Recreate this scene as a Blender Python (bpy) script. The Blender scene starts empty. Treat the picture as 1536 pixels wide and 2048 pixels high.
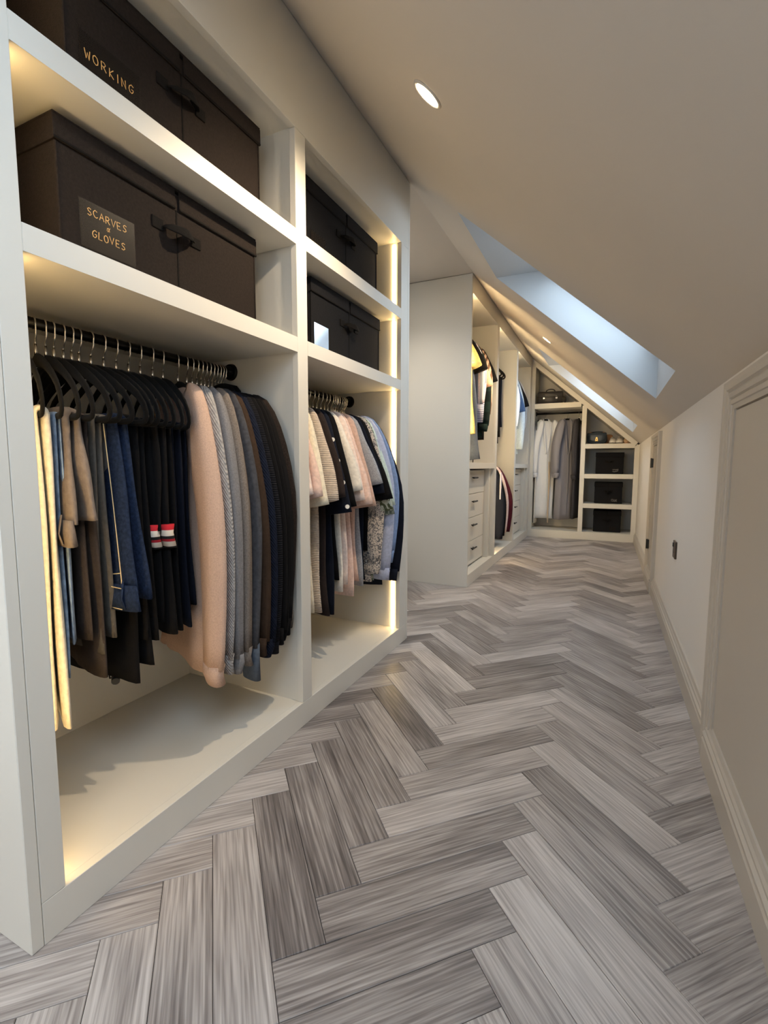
import bpy, math, random
from mathutils import Vector, Matrix

# ------------------------------------------------------------------ camera, world, exposure
SC = bpy.context.scene
COL = SC.collection
F_PX, PITCH, YAW, ROLL, CAM_H = 949.66, 0.09607, 0.43995, 0.00248, 0.9
cam_d = bpy.data.cameras.new('camera'); cam = bpy.data.objects.new('camera', cam_d); COL.objects.link(cam)
cam_d.sensor_fit = 'HORIZONTAL'; cam_d.sensor_width = 36.0; cam_d.lens = F_PX * 36.0 / 1536.0
cam_d.clip_start = 0.02; cam_d.clip_end = 100
_f = Vector((-math.sin(YAW), math.cos(YAW), 0)); _r = Vector((math.cos(YAW), math.sin(YAW), 0)); _u = Vector((0, 0, 1))
_f2 = _f*math.cos(PITCH) - _u*math.sin(PITCH); _u2 = _u*math.cos(PITCH) + _f*math.sin(PITCH)
_r3 = _r*math.cos(ROLL) + _u2*math.sin(ROLL); _u3 = _u2*math.cos(ROLL) - _r*math.sin(ROLL)
_m = Matrix((_r3, _u3, -_f2)).transposed().to_4x4(); _m.translation = (0, 0, CAM_H)
cam.matrix_world = _m
SC.camera = cam

SKY_STRENGTH = 5.6
world = bpy.data.worlds.new('overcast_sky'); SC.world = world; world.use_nodes = True
bg = world.node_tree.nodes['Background']; bg.inputs[0].default_value = (0.75, 0.88, 1.0, 1); bg.inputs[1].default_value = SKY_STRENGTH
SC.view_settings.view_transform = 'Standard'; SC.view_settings.look = 'None'
SC.view_settings.gamma = 1.0; SC.view_settings.use_curve_mapping = False
SC.view_settings.exposure = 0.68
SC.cycles.max_bounces = 6; SC.cycles.diffuse_bounces = 4; SC.cycles.glossy_bounces = 2; SC.cycles.transparent_max_bounces = 6
SC.cycles.caustics_reflective = False; SC.cycles.caustics_refractive = False
SC.cycles.sample_clamp_indirect = 4.0; SC.cycles.adaptive_threshold = 0.06

DOWNLIGHT_W = 22.0
LED_STRENGTH = 13.0

# ------------------------------------------------------------------ dimensions (metres), x right, y along the room, z up
XC = -0.921      # cabinet front plane
XB = -1.475      # cabinet back
XL = -1.50       # left wall
XW = 0.323       # knee wall
ZC = 2.255       # flat ceiling
ZW = 1.169       # knee wall top
SL = (ZW - ZC) / (XW - XC)
SA = math.atan(-SL)
YB, YF = -1.6, 6.86
Y0, Y1, Y2, Y3 = 0.4406, 2.2455, 3.4104, 6.331
def slope_z(x): return ZC + (x - XC) * SL

# ------------------------------------------------------------------ helpers
def lin(c):
    return tuple(((v/255.0)/12.92 if v/255.0 <= 0.04045 else ((v/255.0+0.055)/1.055)**2.4) for v in c)

def link(o, parent=None):
    COL.objects.link(o)
    if parent is not None: o.parent = parent
    return o

def mesh_obj(name, verts, faces, mat=None, parent=None, smooth=False, mats=None, fmat=None, angle=None):
    me = bpy.data.meshes.new(name)
    me.from_pydata([tuple(v) for v in verts], [], faces)
    if mats:
        for m in mats: me.materials.append(m)
        if fmat:
            for p, i in zip(me.polygons, fmat): p.material_index = i
    elif mat: me.materials.append(mat)
    if smooth: me.polygons.foreach_set('use_smooth', [True]*len(me.polygons))
    me.update()
    o = bpy.data.objects.new(name, me)
    return link(o, parent)

def tag(o, label=None, cat=None, group=None, kind=None):
    if label: o['label'] = label
    if cat: o['category'] = cat
    if group: o['group'] = group
    if kind: o['kind'] = kind
    return o

def empty(name, loc=(0, 0, 0), rz=0.0, label=None, cat=None, group=None, kind=None):
    o = bpy.data.objects.new(name, None); o.empty_display_size = 0.05
    o.location = loc; o.rotation_euler = (0, 0, rz); link(o)
    return tag(o, label, cat, group, kind)

class MB:
    """collects shapes for one mesh"""
    def __init__(s): s.v = []; s.f = []; s.fm = []
    def add(s, v, f, m=0):
        b = len(s.v); s.v += [tuple(p) for p in v]; s.f += [tuple(b+i for i in q) for q in f]; s.fm += [m]*len(f); return s
    def box(s, x0, x1, y0, y1, z0, z1, bev=0.0, m=0):
        if bev <= 0:
            v = [(x, y, z) for x in (x0, x1) for y in (y0, y1) for z in (z0, z1)]
            f = [(0,1,3,2), (4,6,7,5), (0,4,5,1), (2,3,7,6), (0,2,6,4), (1,5,7,3)]
            return s.add(v, f, m)
        b = bev
        # chamfered box : three vertices at every corner
        v = []; idx = {}
        for i, x in enumerate((x0, x1)):
            for j, y in enumerate((y0, y1)):
                for k, z in enumerate((z0, z1)):
                    dx = b if i == 0 else -b; dy = b if j == 0 else -b; dz = b if k == 0 else -b
                    idx[i,j,k] = len(v)
                    v += [(x, y+dy, z+dz), (x+dx, y, z+dz), (x+dx, y+dy, z)]
        f = []
        I = lambda i,j,k,a: idx[i,j,k]+a
        for a in range(2):
            f.append((I(a,0,0,0), I(a,0,1,0), I(a,1,1,0), I(a,1,0,0)) if a == 0 else (I(a,0,0,0), I(a,1,0,0), I(a,1,1,0), I(a,0,1,0)))
            f.append((I(0,a,0,1), I(1,a,0,1), I(1,a,1,1), I(0,a,1,1)) if a == 0 else (I(0,a,0,1), I(0,a,1,1), I(1,a,1,1), I(1,a,0,1)))
            f.append((I(0,0,a,2), I(0,1,a,2), I(1,1,a,2), I(1,0,a,2)) if a == 0 else (I(0,0,a,2), I(1,0,a,2), I(1,1,a,2), I(0,1,a,2)))
        for a in (0, 1):
            for c in (0, 1):
                f.append((I(a,c,0,0), I(a,c,0,1), I(a,c,1,1), I(a,c,1,0)))
                f.append((I(a,0,c,0), I(a,0,c,2), I(a,1,c,2), I(a,1,c,0)))
                f.append((I(0,a,c,1), I(0,a,c,2), I(1,a,c,2), I(1,a,c,1)))
        for q in idx.values(): f.append((q, q+1, q+2))
        return s.add(v, f, m)
    def cyl(s, c, axis, r, h, n=20, r2=None, m=0):
        r2 = r if r2 is None else r2
        c = Vector(c); ax = Vector(axis).normalized()
        t = Vector((0,0,1)) if abs(ax.z) < 0.9 else Vector((1,0,0))
        a = ax.cross(t).normalized(); b = ax.cross(a)
        v = []
        for k in range(n):
            q = a*math.cos(2*math.pi*k/n) + b*math.sin(2*math.pi*k/n)
            v.append(c + q*r); 
        for k in range(n):
            q = a*math.cos(2*math.pi*k/n) + b*math.sin(2*math.pi*k/n)
            v.append(c + q*r2 + ax*h)
        f = [(k, (k+1) % n, n+(k+1) % n, n+k) for k in range(n)] + [tuple(range(n))[::-1], tuple(range(n, 2*n))]
        return s.add(v, f, m)
    def rings(s, rings, cap=True, closed_loop=False, m=0):
        n = len(rings[0]); v = [p for r in rings for p in r]; f = []
        R = len(rings)
        for i in range(R if closed_loop else R-1):
            for k in range(n):
                a = i*n+k; b = i*n+(k+1) % n; i2 = (i+1) % R
                f.append((a, b, i2*n+(k+1) % n, i2*n+k))
        if cap and not closed_loop:
            f.append(tuple(range(n))[::-1]); f.append(tuple(range((R-1)*n, R*n)))
        return s.add(v, f, m)
    def tube(s, pts, r, n=8, closed=False, m=0, flat=None, up=(0,1,0)):
        """round (or flattened: flat = half size along up) tube through pts; r number or list"""
        P = [Vector(p) for p in pts]; N = len(P); rr = []
        upv = Vector(up)
        for i, p in enumerate(P):
            if closed: t = (P[(i+1) % N] - P[i-1])
            else: t = P[min(i+1, N-1)] - P[max(i-1, 0)]
            t.normalize()
            u = upv - t*upv.dot(t)
            if u.length < 1e-4: u = Vector((1,0,0)) - t*t.x
            u.normalize(); w = t.cross(u)
            ra = r[i] if isinstance(r, (list, tuple)) else r
            rb = ra if flat is None else flat
            rr.append([p + w*ra*math.cos(2*math.pi*k/n) + u*rb*math.sin(2*math.pi*k/n) for k in range(n)])
        return s.rings(rr, cap=not closed, closed_loop=closed, m=m)
    def prism(s, poly, ax, a0, a1, m=0):
        """extrude a polygon; ax = axis of extrusion ('x','y','z'); poly given in the remaining two axes in order"""
        n = len(poly)
        def P(q, a):
            return {'x': (a, q[0], q[1]), 'y': (q[0], a, q[1]), 'z': (q[0], q[1], a)}[ax]
        v = [P(q, a0) for q in poly] + [P(q, a1) for q in poly]
        f = [(k, (k+1) % n, n+(k+1) % n, n+k) for k in range(n)] + [tuple(range(n))[::-1], tuple(range(n, 2*n))]
        return s.add(v, f, m)
    def build(s, name, mat, parent=None, smooth=False, mats=None):
        o = mesh_obj(name, s.v, s.f, mat, parent, smooth, mats, s.fm if mats else None)
        me = o.data
        import bmesh
        bm = bmesh.new(); bm.from_mesh(me); bmesh.ops.recalc_face_normals(bm, faces=bm.faces); bm.to_mesh(me); bm.free()
        return o

def box(name, x0, x1, y0, y1, z0, z1, mat, parent=None, bev=0.0):
    return MB().box(x0, x1, y0, y1, z0, z1, bev).build(name, mat, parent)

# ------------------------------------------------------------------ materials
MATS = {}
def new_mat(name):
    m = bpy.data.materials.new(name); m.use_nodes = True
    nt = m.node_tree; b = nt.nodes['Principled BSDF']
    return m, nt, b

def paint(name, rgb, rough=0.5, var=0.03, bump=0.02, scale=220):
    m, nt, b = new_mat(name); N = nt.nodes; L = nt.links
    c = lin(rgb)
    tc = N.new('ShaderNodeTexCoord'); no = N.new('ShaderNodeTexNoise'); no.inputs['Scale'].default_value = 3.0; no.inputs['Detail'].default_value = 4
    L.new(tc.outputs['Object'], no.inputs['Vector'])
    r = N.new('ShaderNodeValToRGB'); r.color_ramp.elements[0].color = (*[v*(1-var) for v in c], 1); r.color_ramp.elements[1].color = (*[min(1, v*(1+var)) for v in c], 1)
    L.new(no.outputs['Fac'], r.inputs[0]); L.new(r.outputs[0], b.inputs['Base Color'])
    b.inputs['Roughness'].default_value = rough
    n2 = N.new('ShaderNodeTexNoise'); n2.inputs['Scale'].default_value = scale; n2.inputs['Detail'].default_value = 2; L.new(tc.outputs['Object'], n2.inputs['Vector'])
    bp = N.new('ShaderNodeBump'); bp.inputs['Strength'].default_value = bump; bp.inputs['Distance'].default_value = 0.002
    L.new(n2.outputs['Fac'], bp.inputs['Height']); L.new(bp.outputs[0], b.inputs['Normal'])
    return m

def fabric(name, rgb, var=0.12, scale=90, weave=None, rgb2=None, pattern=None, pscale=30, rough=0.95, sheen=0.0, bump=0.25):
    """cloth: fine mottled yarn colour; weave = None | 'rib_h' | 'rib_v' | 'cable' ; pattern = None | 'print' | 'dots' | 'stripes' | 'check' | 'holes'"""
    m, nt, b = new_mat(name); N = nt.nodes; L = nt.links
    c = lin(rgb)
    tc = N.new('ShaderNodeTexCoord'); no = N.new('ShaderNodeTexNoise'); no.inputs['Scale'].default_value = scale; no.inputs['Detail'].default_value = 3
    L.new(tc.outputs['Object'], no.inputs['Vector'])
    r = N.new('ShaderNodeValToRGB')
    r.color_ramp.elements[0].position = 0.3; r.color_ramp.elements[1].position = 0.7
    r.color_ramp.elements[0].color = (*[v*(1-var) for v in c], 1); r.color_ramp.elements[1].color = (*[min(1, v*(1+var)) for v in c], 1)
    L.new(no.outputs['Fac'], r.inputs[0])
    out = r.outputs[0]
    if pattern:
        mx = N.new('ShaderNodeMix'); mx.data_type = 'RGBA'; mx.inputs['B'].default_value = (*lin(rgb2), 1)
        if pattern == 'print':
            t = N.new('ShaderNodeTexNoise'); t.inputs['Scale'].default_value = pscale; t.inputs['Detail'].default_value = 1.5; t.inputs['Distortion'].default_value = 2.5; fo = t.outputs['Fac']; lo, hi = 0.5, 0.54
        elif pattern == 'dots':
            t = N.new('ShaderNodeTexVoronoi'); t.inputs['Scale'].default_value = pscale; fo = t.outputs['Distance']; lo, hi = 0.28, 0.22
        elif pattern == 'check':
            t = N.new('ShaderNodeTexChecker'); t.inputs['Scale'].default_value = pscale; fo = t.outputs['Fac']; lo, hi = 0.4, 0.6
        else:
            t = N.new('ShaderNodeTexWave'); t.inputs['Scale'].default_value = pscale; t.bands_direction = 'Z' if pattern == 'stripes' else 'X'; t.inputs['Distortion'].default_value = 0.4; fo = t.outputs['Fac']; lo, hi = 0.45, 0.55
        L.new(tc.outputs['Object'], t.inputs['Vector'])
        mr = N.new('ShaderNodeMapRange'); mr.inputs[1].default_value = lo; mr.inputs[2].default_value = hi
        L.new(fo, mr.inputs[0]); L.new(mr.outputs[0], mx.inputs['Factor']); L.new(out, mx.inputs['A']); out = mx.outputs['Result']
    L.new(out, b.inputs['Base Color'])
    b.inputs['Roughness'].default_value = rough
    b.inputs['Specular IOR Level'].default_value = 0.15
    if sheen: b.inputs['Sheen Weight'].default_value = sheen; b.inputs['Sheen Roughness'].default_value = 0.5
    bp = N.new('ShaderNodeBump'); bp.inputs['Strength'].default_value = bump; bp.inputs['Distance'].default_value = 0.003
    if weave:
        w = N.new('ShaderNodeTexWave'); w.inputs['Scale'].default_value = 45 if weave != 'cable' else 60
        w.bands_direction = 'Z' if weave == 'rib_h' else ('DIAGONAL' if weave == 'cable' else 'Y')
        w.inputs['Distortion'].default_value = 1.0; L.new(tc.outputs['Object'], w.inputs['Vector']); L.new(w.outputs['Fac'], bp.inputs['Height']); bp.inputs['Strength'].default_value = 0.7
    else:
        n2 = N.new('ShaderNodeTexNoise'); n2.inputs['Scale'].default_value = 400; L.new(tc.outputs['Object'], n2.inputs['Vector']); L.new(n2.outputs['Fac'], bp.inputs['Height'])
    L.new(bp.outputs[0], b.inputs['Normal'])
    return m

def plain(name, rgb, rough=0.4, metal=0.0, spec=0.5):
    m, nt, b = new_mat(name)
    N = nt.nodes; L = nt.links; c = lin(rgb)
    tc = N.new('ShaderNodeTexCoord'); no = N.new('ShaderNodeTexNoise'); no.inputs['Scale'].default_value = 60
    L.new(tc.outputs['Object'], no.inputs['Vector'])
    mr = N.new('ShaderNodeMapRange'); mr.inputs[3].default_value = rough*0.9; mr.inputs[4].default_value = min(1, rough*1.1)
    L.new(no.outputs['Fac'], mr.inputs[0]); L.new(mr.outputs[0], b.inputs['Roughness'])
    b.inputs['Base Color'].default_value = (*c, 1); b.inputs['Metallic'].default_value = metal; b.inputs['Specular IOR Level'].default_value = spec
    return m

def glow(name, rgb, strength):
    m = bpy.data.materials.new(name); m.use_nodes = True; nt = m.node_tree; nt.nodes.clear()
    e = nt.nodes.new('ShaderNodeEmission'); e.inputs[0].default_value = (*rgb, 1); e.inputs[1].default_value = strength
    o = nt.nodes.new('ShaderNodeOutputMaterial'); nt.links.new(e.outputs[0], o.inputs[0]); return m

def thin_glass(name, tint=(0.96, 0.98, 1.0), gloss=0.08, rough=0.02):
    m = bpy.data.materials.new(name); m.use_nodes = True; nt = m.node_tree; nt.nodes.clear()
    t = nt.nodes.new('ShaderNodeBsdfTransparent'); t.inputs[0].default_value = (*tint, 1)
    g = nt.nodes.new('ShaderNodeBsdfGlossy'); g.inputs['Roughness'].default_value = rough
    mx = nt.nodes.new('ShaderNodeMixShader'); mx.inputs[0].default_value = gloss
    o = nt.nodes.new('ShaderNodeOutputMaterial')
    nt.links.new(t.outputs[0], mx.inputs[1]); nt.links.new(g.outputs[0], mx.inputs[2]); nt.links.new(mx.outputs[0], o.inputs[0]); return m

def oak_plank():
    m, nt, b = new_mat('grey_oak_plank'); N = nt.nodes; L = nt.links
    tc = N.new('ShaderNodeTexCoord'); oi = N.new('ShaderNodeObjectInfo')
    def math_(op, a, v=None, v2=None):
        n = N.new('ShaderNodeMath'); n.operation = op
        if hasattr(a, 'links') or hasattr(a, 'is_linked'): L.new(a, n.inputs[0])
        else: n.inputs[0].default_value = a
        if v is not None:
            if hasattr(v, 'is_linked'): L.new(v, n.inputs[1])
            else: n.inputs[1].default_value = v
        return n.outputs[0]
    off = math_('MULTIPLY', oi.outputs['Random'], 53.0)
    def noise(sx, sy, detail, dist=0.0, wmul=1.0):
        mp = N.new('ShaderNodeMapping'); mp.inputs['Scale'].default_value = (sx, sy, 1); L.new(tc.outputs['Object'], mp.inputs['Vector'])
        n = N.new('ShaderNodeTexNoise'); n.noise_dimensions = '4D'; n.inputs['Scale'].default_value = 1.0; n.inputs['Detail'].default_value = detail; n.inputs['Distortion'].default_value = dist
        L.new(mp.outputs[0], n.inputs['Vector']); L.new(math_('MULTIPLY', off, wmul), n.inputs['W']); return n.outputs['Fac']
    n1 = noise(2.2, 16, 3, 0.8)              # broad grain
    n2 = noise(7, 230, 2.5, 0.2, 1.7)          # fine streaks
    n3 = noise(1.6, 5, 2, 0.0, 2.3)          # cloudy patches
    # cathedral arches: bands of a stretched, bent distance field
    mp = N.new('ShaderNodeMapping'); mp.inputs['Scale'].default_value = (3.0, 26, 1); L.new(tc.outputs['Object'], mp.inputs['Vector'])
    wv = N.new('ShaderNodeTexWave'); wv.wave_type = 'RINGS'; wv.inputs['Scale'].default_value = 0.9; wv.inputs['Distortion'].default_value = 5.0; wv.inputs['Detail'].default_value = 2; wv.inputs['Detail Scale'].default_value = 1.2
    L.new(mp.outputs[0], wv.inputs['Vector']); L.new(off, wv.inputs['Phase Offset'])
    s = math_('MULTIPLY', n1, 0.42); s = math_('ADD', s, math_('MULTIPLY', n2, 0.62)); s = math_('ADD', s, math_('MULTIPLY', n3, 0.30)); s = math_('ADD', s, math_('MULTIPLY', wv.outputs['Fac'], 0.07))
    s = math_('ADD', s, math_('MULTIPLY', oi.outputs['Random'], 0.26))
    s = math_('SUBTRACT', s, 0.31)
    r = N.new('ShaderNodeValToRGB'); e = r.color_ramp.elements
    e[0].position = 0.25; e[0].color = (*lin((84, 78, 77)), 1); e[1].position = 0.80; e[1].color = (*lin((206, 200, 197)), 1)
    x = e.new(0.42); x.color = (*lin((126, 119, 117)), 1); x = e.new(0.56); x.color = (*lin((162, 155, 152)), 1)
    L.new(s, r.inputs[0]); L.new(r.outputs[0], b.inputs['Base Color'])
    rr = N.new('ShaderNodeMapRange'); rr.inputs[3].default_value = 0.32; rr.inputs[4].default_value = 0.5; L.new(n2, rr.inputs[0]); L.new(rr.outputs[0], b.inputs['Roughness'])
    b.inputs['Specular IOR Level'].default_value = 0.45
    bp = N.new('ShaderNodeBump'); bp.inputs['Strength'].default_value = 0.12; bp.inputs['Distance'].default_value = 0.001
    L.new(n2, bp.inputs['Height']); L.new(bp.outputs[0], b.inputs['Normal'])
    return m

M_WALL = paint('warm_white_wall_paint', (228, 223, 217), 0.8, 0.02, 0.05)
M_CEIL = paint('warm_white_ceiling_paint', (202, 194, 184), 0.85, 0.02, 0.05)
M_CAB = paint('stone_grey_cabinet_paint', (219, 215, 206), 0.42, 0.02, 0.015)
M_TRIM = paint('stone_grey_trim_paint', (190, 183, 173), 0.40, 0.02, 0.015)
M_REVEAL = paint('dimmed_reveal_paint', (166, 169, 171), 0.7, 0.01, 0.02)  # white lining darkened to grey to offset the bright sky light on it
M_OAK = oak_plank()
M_SUB = plain('dark_subfloor', (52, 46, 44), 0.9)
M_BLACKMETAL = plain('satin_black_metal', (16, 15, 15), 0.35, 0.6)
M_CHROME = plain('polished_chrome', (232, 226, 218), 0.22, 1.0)
M_VELVET = fabric('black_velvet', (15, 14, 14), 0.3, 200, sheen=0.03, bump=0.1)
M_BOXF = fabric('dark_brown_box_fabric', (36, 30, 27), 0.18, 160, bump=0.35)
M_BOXK = fabric('black_box_fabric', (25, 25, 28), 0.18, 160, bump=0.35)
M_STRAP = fabric('black_webbing', (20, 18, 17), 0.2, 200)
M_LED = glow('warm_led_diffuser', (1.0, 0.68, 0.29), LED_STRENGTH)
M_LED2 = glow('bright_warm_led_diffuser', (1.0, 0.74, 0.40), LED_STRENGTH*4.8)
M_BULB = glow('warm_downlight_lens', (1.0, 0.80, 0.50), 40.0)
M_PANE = thin_glass('skylight_glass')
M_POCKET = thin_glass('clear_plastic_pocket', (0.95, 0.95, 0.95), 0.006, 0.4)
M_ALU = plain('white_window_frame', (232, 232, 230), 0.4)
M_BRONZE = plain('dark_bronze_socket_plate', (84, 74, 66), 0.35, 0.8)
M_BLACKP = plain('black_plastic', (14, 14, 15), 0.4)
M_GOLD = plain('brushed_gold', (206, 164, 92), 0.25, 1.0)
M_CHALK = plain('gold_chalk_pen', (236, 186, 112), 0.7)
M_CHALKW = plain('white_chalk_pen', (200, 200, 200), 0.7)
M_CARD = plain('black_card', (30, 25, 22), 0.85, 0.0, 0.1)
M_LEATHER = plain('dark_grey_leather', (48, 46, 48), 0.42)
M_LEATHERB = plain('blue_black_leather', (50, 60, 72), 0.35)
M_TAN = plain('tan_leather', (176, 128, 88), 0.5)
M_STITCH = plain('tan_stitching', (214, 190, 145), 0.8)

# ------------------------------------------------------------------ the room
S2 = math.sqrt(0.5)
HX, HY, PW, PL = -0.8392, 0.9444, 0.10096, 0.45564
floor = tag(MB().box(XL, XW, YB, YF, -0.06, -0.0035).build('floor', M_SUB), 'herringbone floor of grey wood planks', kind='structure')

def plank_mesh():
    g = 0.0006; c = 0.0012
    b = MB(); L, W = PL, PW; zt, zb = 0.0, -0.0035
    v = [(g, g, zb), (L-g, g, zb), (L-g, W-g, zb), (g, W-g, zb),
         (g, g, zt-c), (L-g, g, zt-c), (L-g, W-g, zt-c), (g, W-g, zt-c),
         (g+c, g+c, zt), (L-g-c, g+c, zt), (L-g-c, W-g-c, zt), (g+c, W-g-c, zt)]
    f = [(0,1,5,4), (1,2,6,5), (2,3,7,6), (3,0,4,7), (4,5,9,8), (5,6,10,9), (6,7,11,10), (7,4,8,11), (8,9,10,11)]
    b.add(v, f); return b
def clip_poly(poly, keep):
    for (ax, lim, sgn) in keep:
        out = []
        for i in range(len(poly)):
            p, q = poly[i], poly[(i+1) % len(poly)]
            dp, dq = sgn*(p[ax]-lim), sgn*(q[ax]-lim)
            if dp >= 0: out.append(p)
            if (dp >= 0) != (dq >= 0):
                t = dp/(dp-dq); out.append((p[0]+t*(q[0]-p[0]), p[1]+t*(q[1]-p[1])))
        poly = out
        if len(poly) < 3: return []
    return poly
pm = plank_mesh(); pme = bpy.data.meshes.new('plank'); pme.from_pydata(pm.v, [], pm.f); pme.materials.append(M_OAK); pme.update()
KEEP = ((0, XL+0.001, 1), (0, XW-0.001, -1), (1, YB+0.001, 1), (1, YF-0.001, -1))
rest = MB(); planks = []
for c in range(-3, 4):
    for k in range(-40, 70):
        bx, by = HX + c*2*S2*PL, HY + k*2*S2*PW
        for kind in (0, 1):
            if kind == 0: o, d, w = Vector((bx, by)), Vector((S2, -S2)), Vector((S2, S2))
            else: o = Vector((bx + S2*PL, by - S2*PL)); d = Vector((S2, S2)); w = Vector((S2, -S2))
            poly = [o, o+d*PL, o+d*PL+w*PW, o+w*PW]
            cp = clip_poly([(p.x, p.y) for p in poly], KEEP)
            if not cp: continue
            cx = sum(p[0] for p in cp)/len(cp); cy = sum(p[1] for p in cp)/len(cp)
            inside = all(XL+0.001 < p.x < XW-0.001 and YB+0.001 < p.y < YF-0.001 for p in poly)
            # planks in view (or a step away) are pieces of their own; those under the units or behind the viewer are joined
            vis = (cx > XC-0.12 and cy > 0.25 and cy < Y3+0.1) or (Y1-0.1 < cy < Y2+0.1) or (cy <= 0.46 and cx > -1.3 and cy > -0.15)
            if not vis:
                zt, zb = 0.0, -0.0035
                n = len(cp); rest.add([(p[0], p[1], zt) for p in cp] + [(p[0], p[1], zb) for p in cp], [tuple(range(n))] + [(i, n+i, n+(i+1) % n, (i+1) % n) for i in range(n)])
                continue
            ang = math.atan2(d.y, d.x)
            if inside:
                if kind == 0: ob = bpy.data.objects.new('plank', pme); ob.location = (o.x, o.y, 0); ob.rotation_euler = (0, 0, ang)
                else:
                    q = o + w*PW; ob = bpy.data.objects.new('plank', pme); ob.location = (q.x, q.y, 0); ob.rotation_euler = (0, 0, ang)
                link(ob, floor)
            else:
                org = o if kind == 0 else o + w*PW
                wd = Vector((-d.y, d.x)); n = len(cp)
                loc = [((Vector(p)-org).dot(d), (Vector(p)-org).dot(wd)) for p in cp]
                mx = sum(p[0] for p in loc)/n; my = sum(p[1] for p in loc)/n
                ins = []
                for p in loc:
                    e = Vector((p[0]-mx, p[1]-my)); l = max(e.length, 1e-6); ins.append((p[0]-e.x/l*0.0015, p[1]-e.y/l*0.0015))
                b = MB(); b.add([(p[0], p[1], -0.0035) for p in loc] + [(p[0], p[1], -0.0012) for p in loc] + [(p[0], p[1], 0) for p in ins],
                    [(i, (i+1) % n, n+(i+1) % n, n+i) for i in range(n)] + [(n+i, n+(i+1) % n, 2*n+(i+1) % n, 2*n+i) for i in range(n)] + [tuple(range(2*n, 3*n))])
                ob = b.build('plank', M_OAK, floor); ob.location = (org.x, org.y, 0); ob.rotation_euler = (0, 0, ang)
            planks.append(ob)
tag(rest.build('plank_remainder', M_OAK, floor), kind='stuff')

# walls
T = 0.1
tag(box('wall_left', XL-T, XL, YB-T, YF+T, -0.06, ZC+0.3, M_WALL), 'plain left wall behind the wardrobes', kind='structure')
BWX0, BWX1, BWZ0, BWZ1 = -1.36, -.46, .80, 1.78  # opening for a made-up window, added to bring in more daylight
tag(MB().box(XL, BWX0, YB-T, YB, -.06, ZC+.3).box(BWX1, XW, YB-T, YB, -.06, ZC+.3).box(BWX0, BWX1, YB-T, YB, -.06, BWZ0).box(BWX0, BWX1, YB-T, YB, BWZ1, ZC+.3).build('wall_back', M_WALL), 'end wall behind the viewer with an added daylight window', kind='structure')
_w = empty('window_4', ((BWX0+BWX1)/2, YB-T/2, BWZ0), label='added window behind the viewer, unseen, for extra daylight', kind='structure')
_hw, _hh = (BWX1-BWX0)/2, BWZ1-BWZ0
MB().box(-_hw, -_hw+.05, -.03, .03, 0, _hh).box(_hw-.05, _hw, -.03, .03, 0, _hh).box(-_hw+.05, _hw-.05, -.03, .03, 0, .05).box(-_hw+.05, _hw-.05, -.03, .03, _hh-.05, _hh).box(-.02, .02, -.03, .03, .05, _hh-.05).build('window_frame', M_ALU, _w)
for _s in (-1, 1): MB().box(min(_s*.022, _s*(_hw-.052)), max(_s*.022, _s*(_hw-.052)), -.004, .004, .052, _hh-.052).build('pane', M_PANE, _w)
_pd = bpy.data.lights.new('window_portal', 'AREA'); _pd.shape = 'RECTANGLE'; _pd.size = 2*_hw; _pd.size_y = _hh; _pd.cycles.is_portal = True
_po = bpy.data.objects.new('window_portal', _pd); link(_po); _po.location = ((BWX0+BWX1)/2, YB-T-.01, (BWZ0+BWZ1)/2); _po.rotation_euler = (math.pi/2, 0, 0)
tag(box('wall_far', XL, XW, YF, YF+T, -0.06, ZC+0.3, M_WALL), 'far gable wall behind the shelving', kind='structure')
tag(box('wall_right', XW, XW+T, YB-T, YF+T, -0.06, ZW+0.05, M_WALL), 'low white knee wall under the sloping ceiling', kind='structure')

# ceiling: flat strip plus slope with rectangular roof window openings
XA, XCC = -0.655, 0.214
SKYL = [(-0.86, 0.46), (2.145, 2.965), (4.80, 5.70)]  # first opening lies out of view, enlarged to let in more daylight
cb = MB()
def sp(x, y, d=0.0):    # a point of the slope, d metres outward along its normal
    return (x + d*math.sin(SA), y, slope_z(x) + d*math.cos(SA))
ys = [YB-T]
for a, b in SKYL: ys += [a, b]
ys.append(YF+T)
for i in range(len(ys)-1):
    hole = i % 2 == 1
    spans = [(XC, XA), (XCC, XW+0.02)] if hole else [(XC, XA), (XA, XCC), (XCC, XW+0.02)]
    for x0, x1 in spans:
        cb.add([sp(x0, ys[i]), sp(x1, ys[i]), sp(x1, ys[i+1]), sp(x0, ys[i+1])], [(0, 3, 2, 1)])
        cb.add([sp(x0, ys[i], .03), sp(x1, ys[i], .03), sp(x1, ys[i+1], .03), sp(x0, ys[i+1], .03)], [(0, 1, 2, 3)])
cb.box(XL-T, XC, YB-T, YF+T, ZC, ZC+0.03)
tag(mesh_obj('ceiling', cb.v, cb.f, M_CEIL), 'white ceiling sloping down over the corridor', kind='structure')

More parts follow.
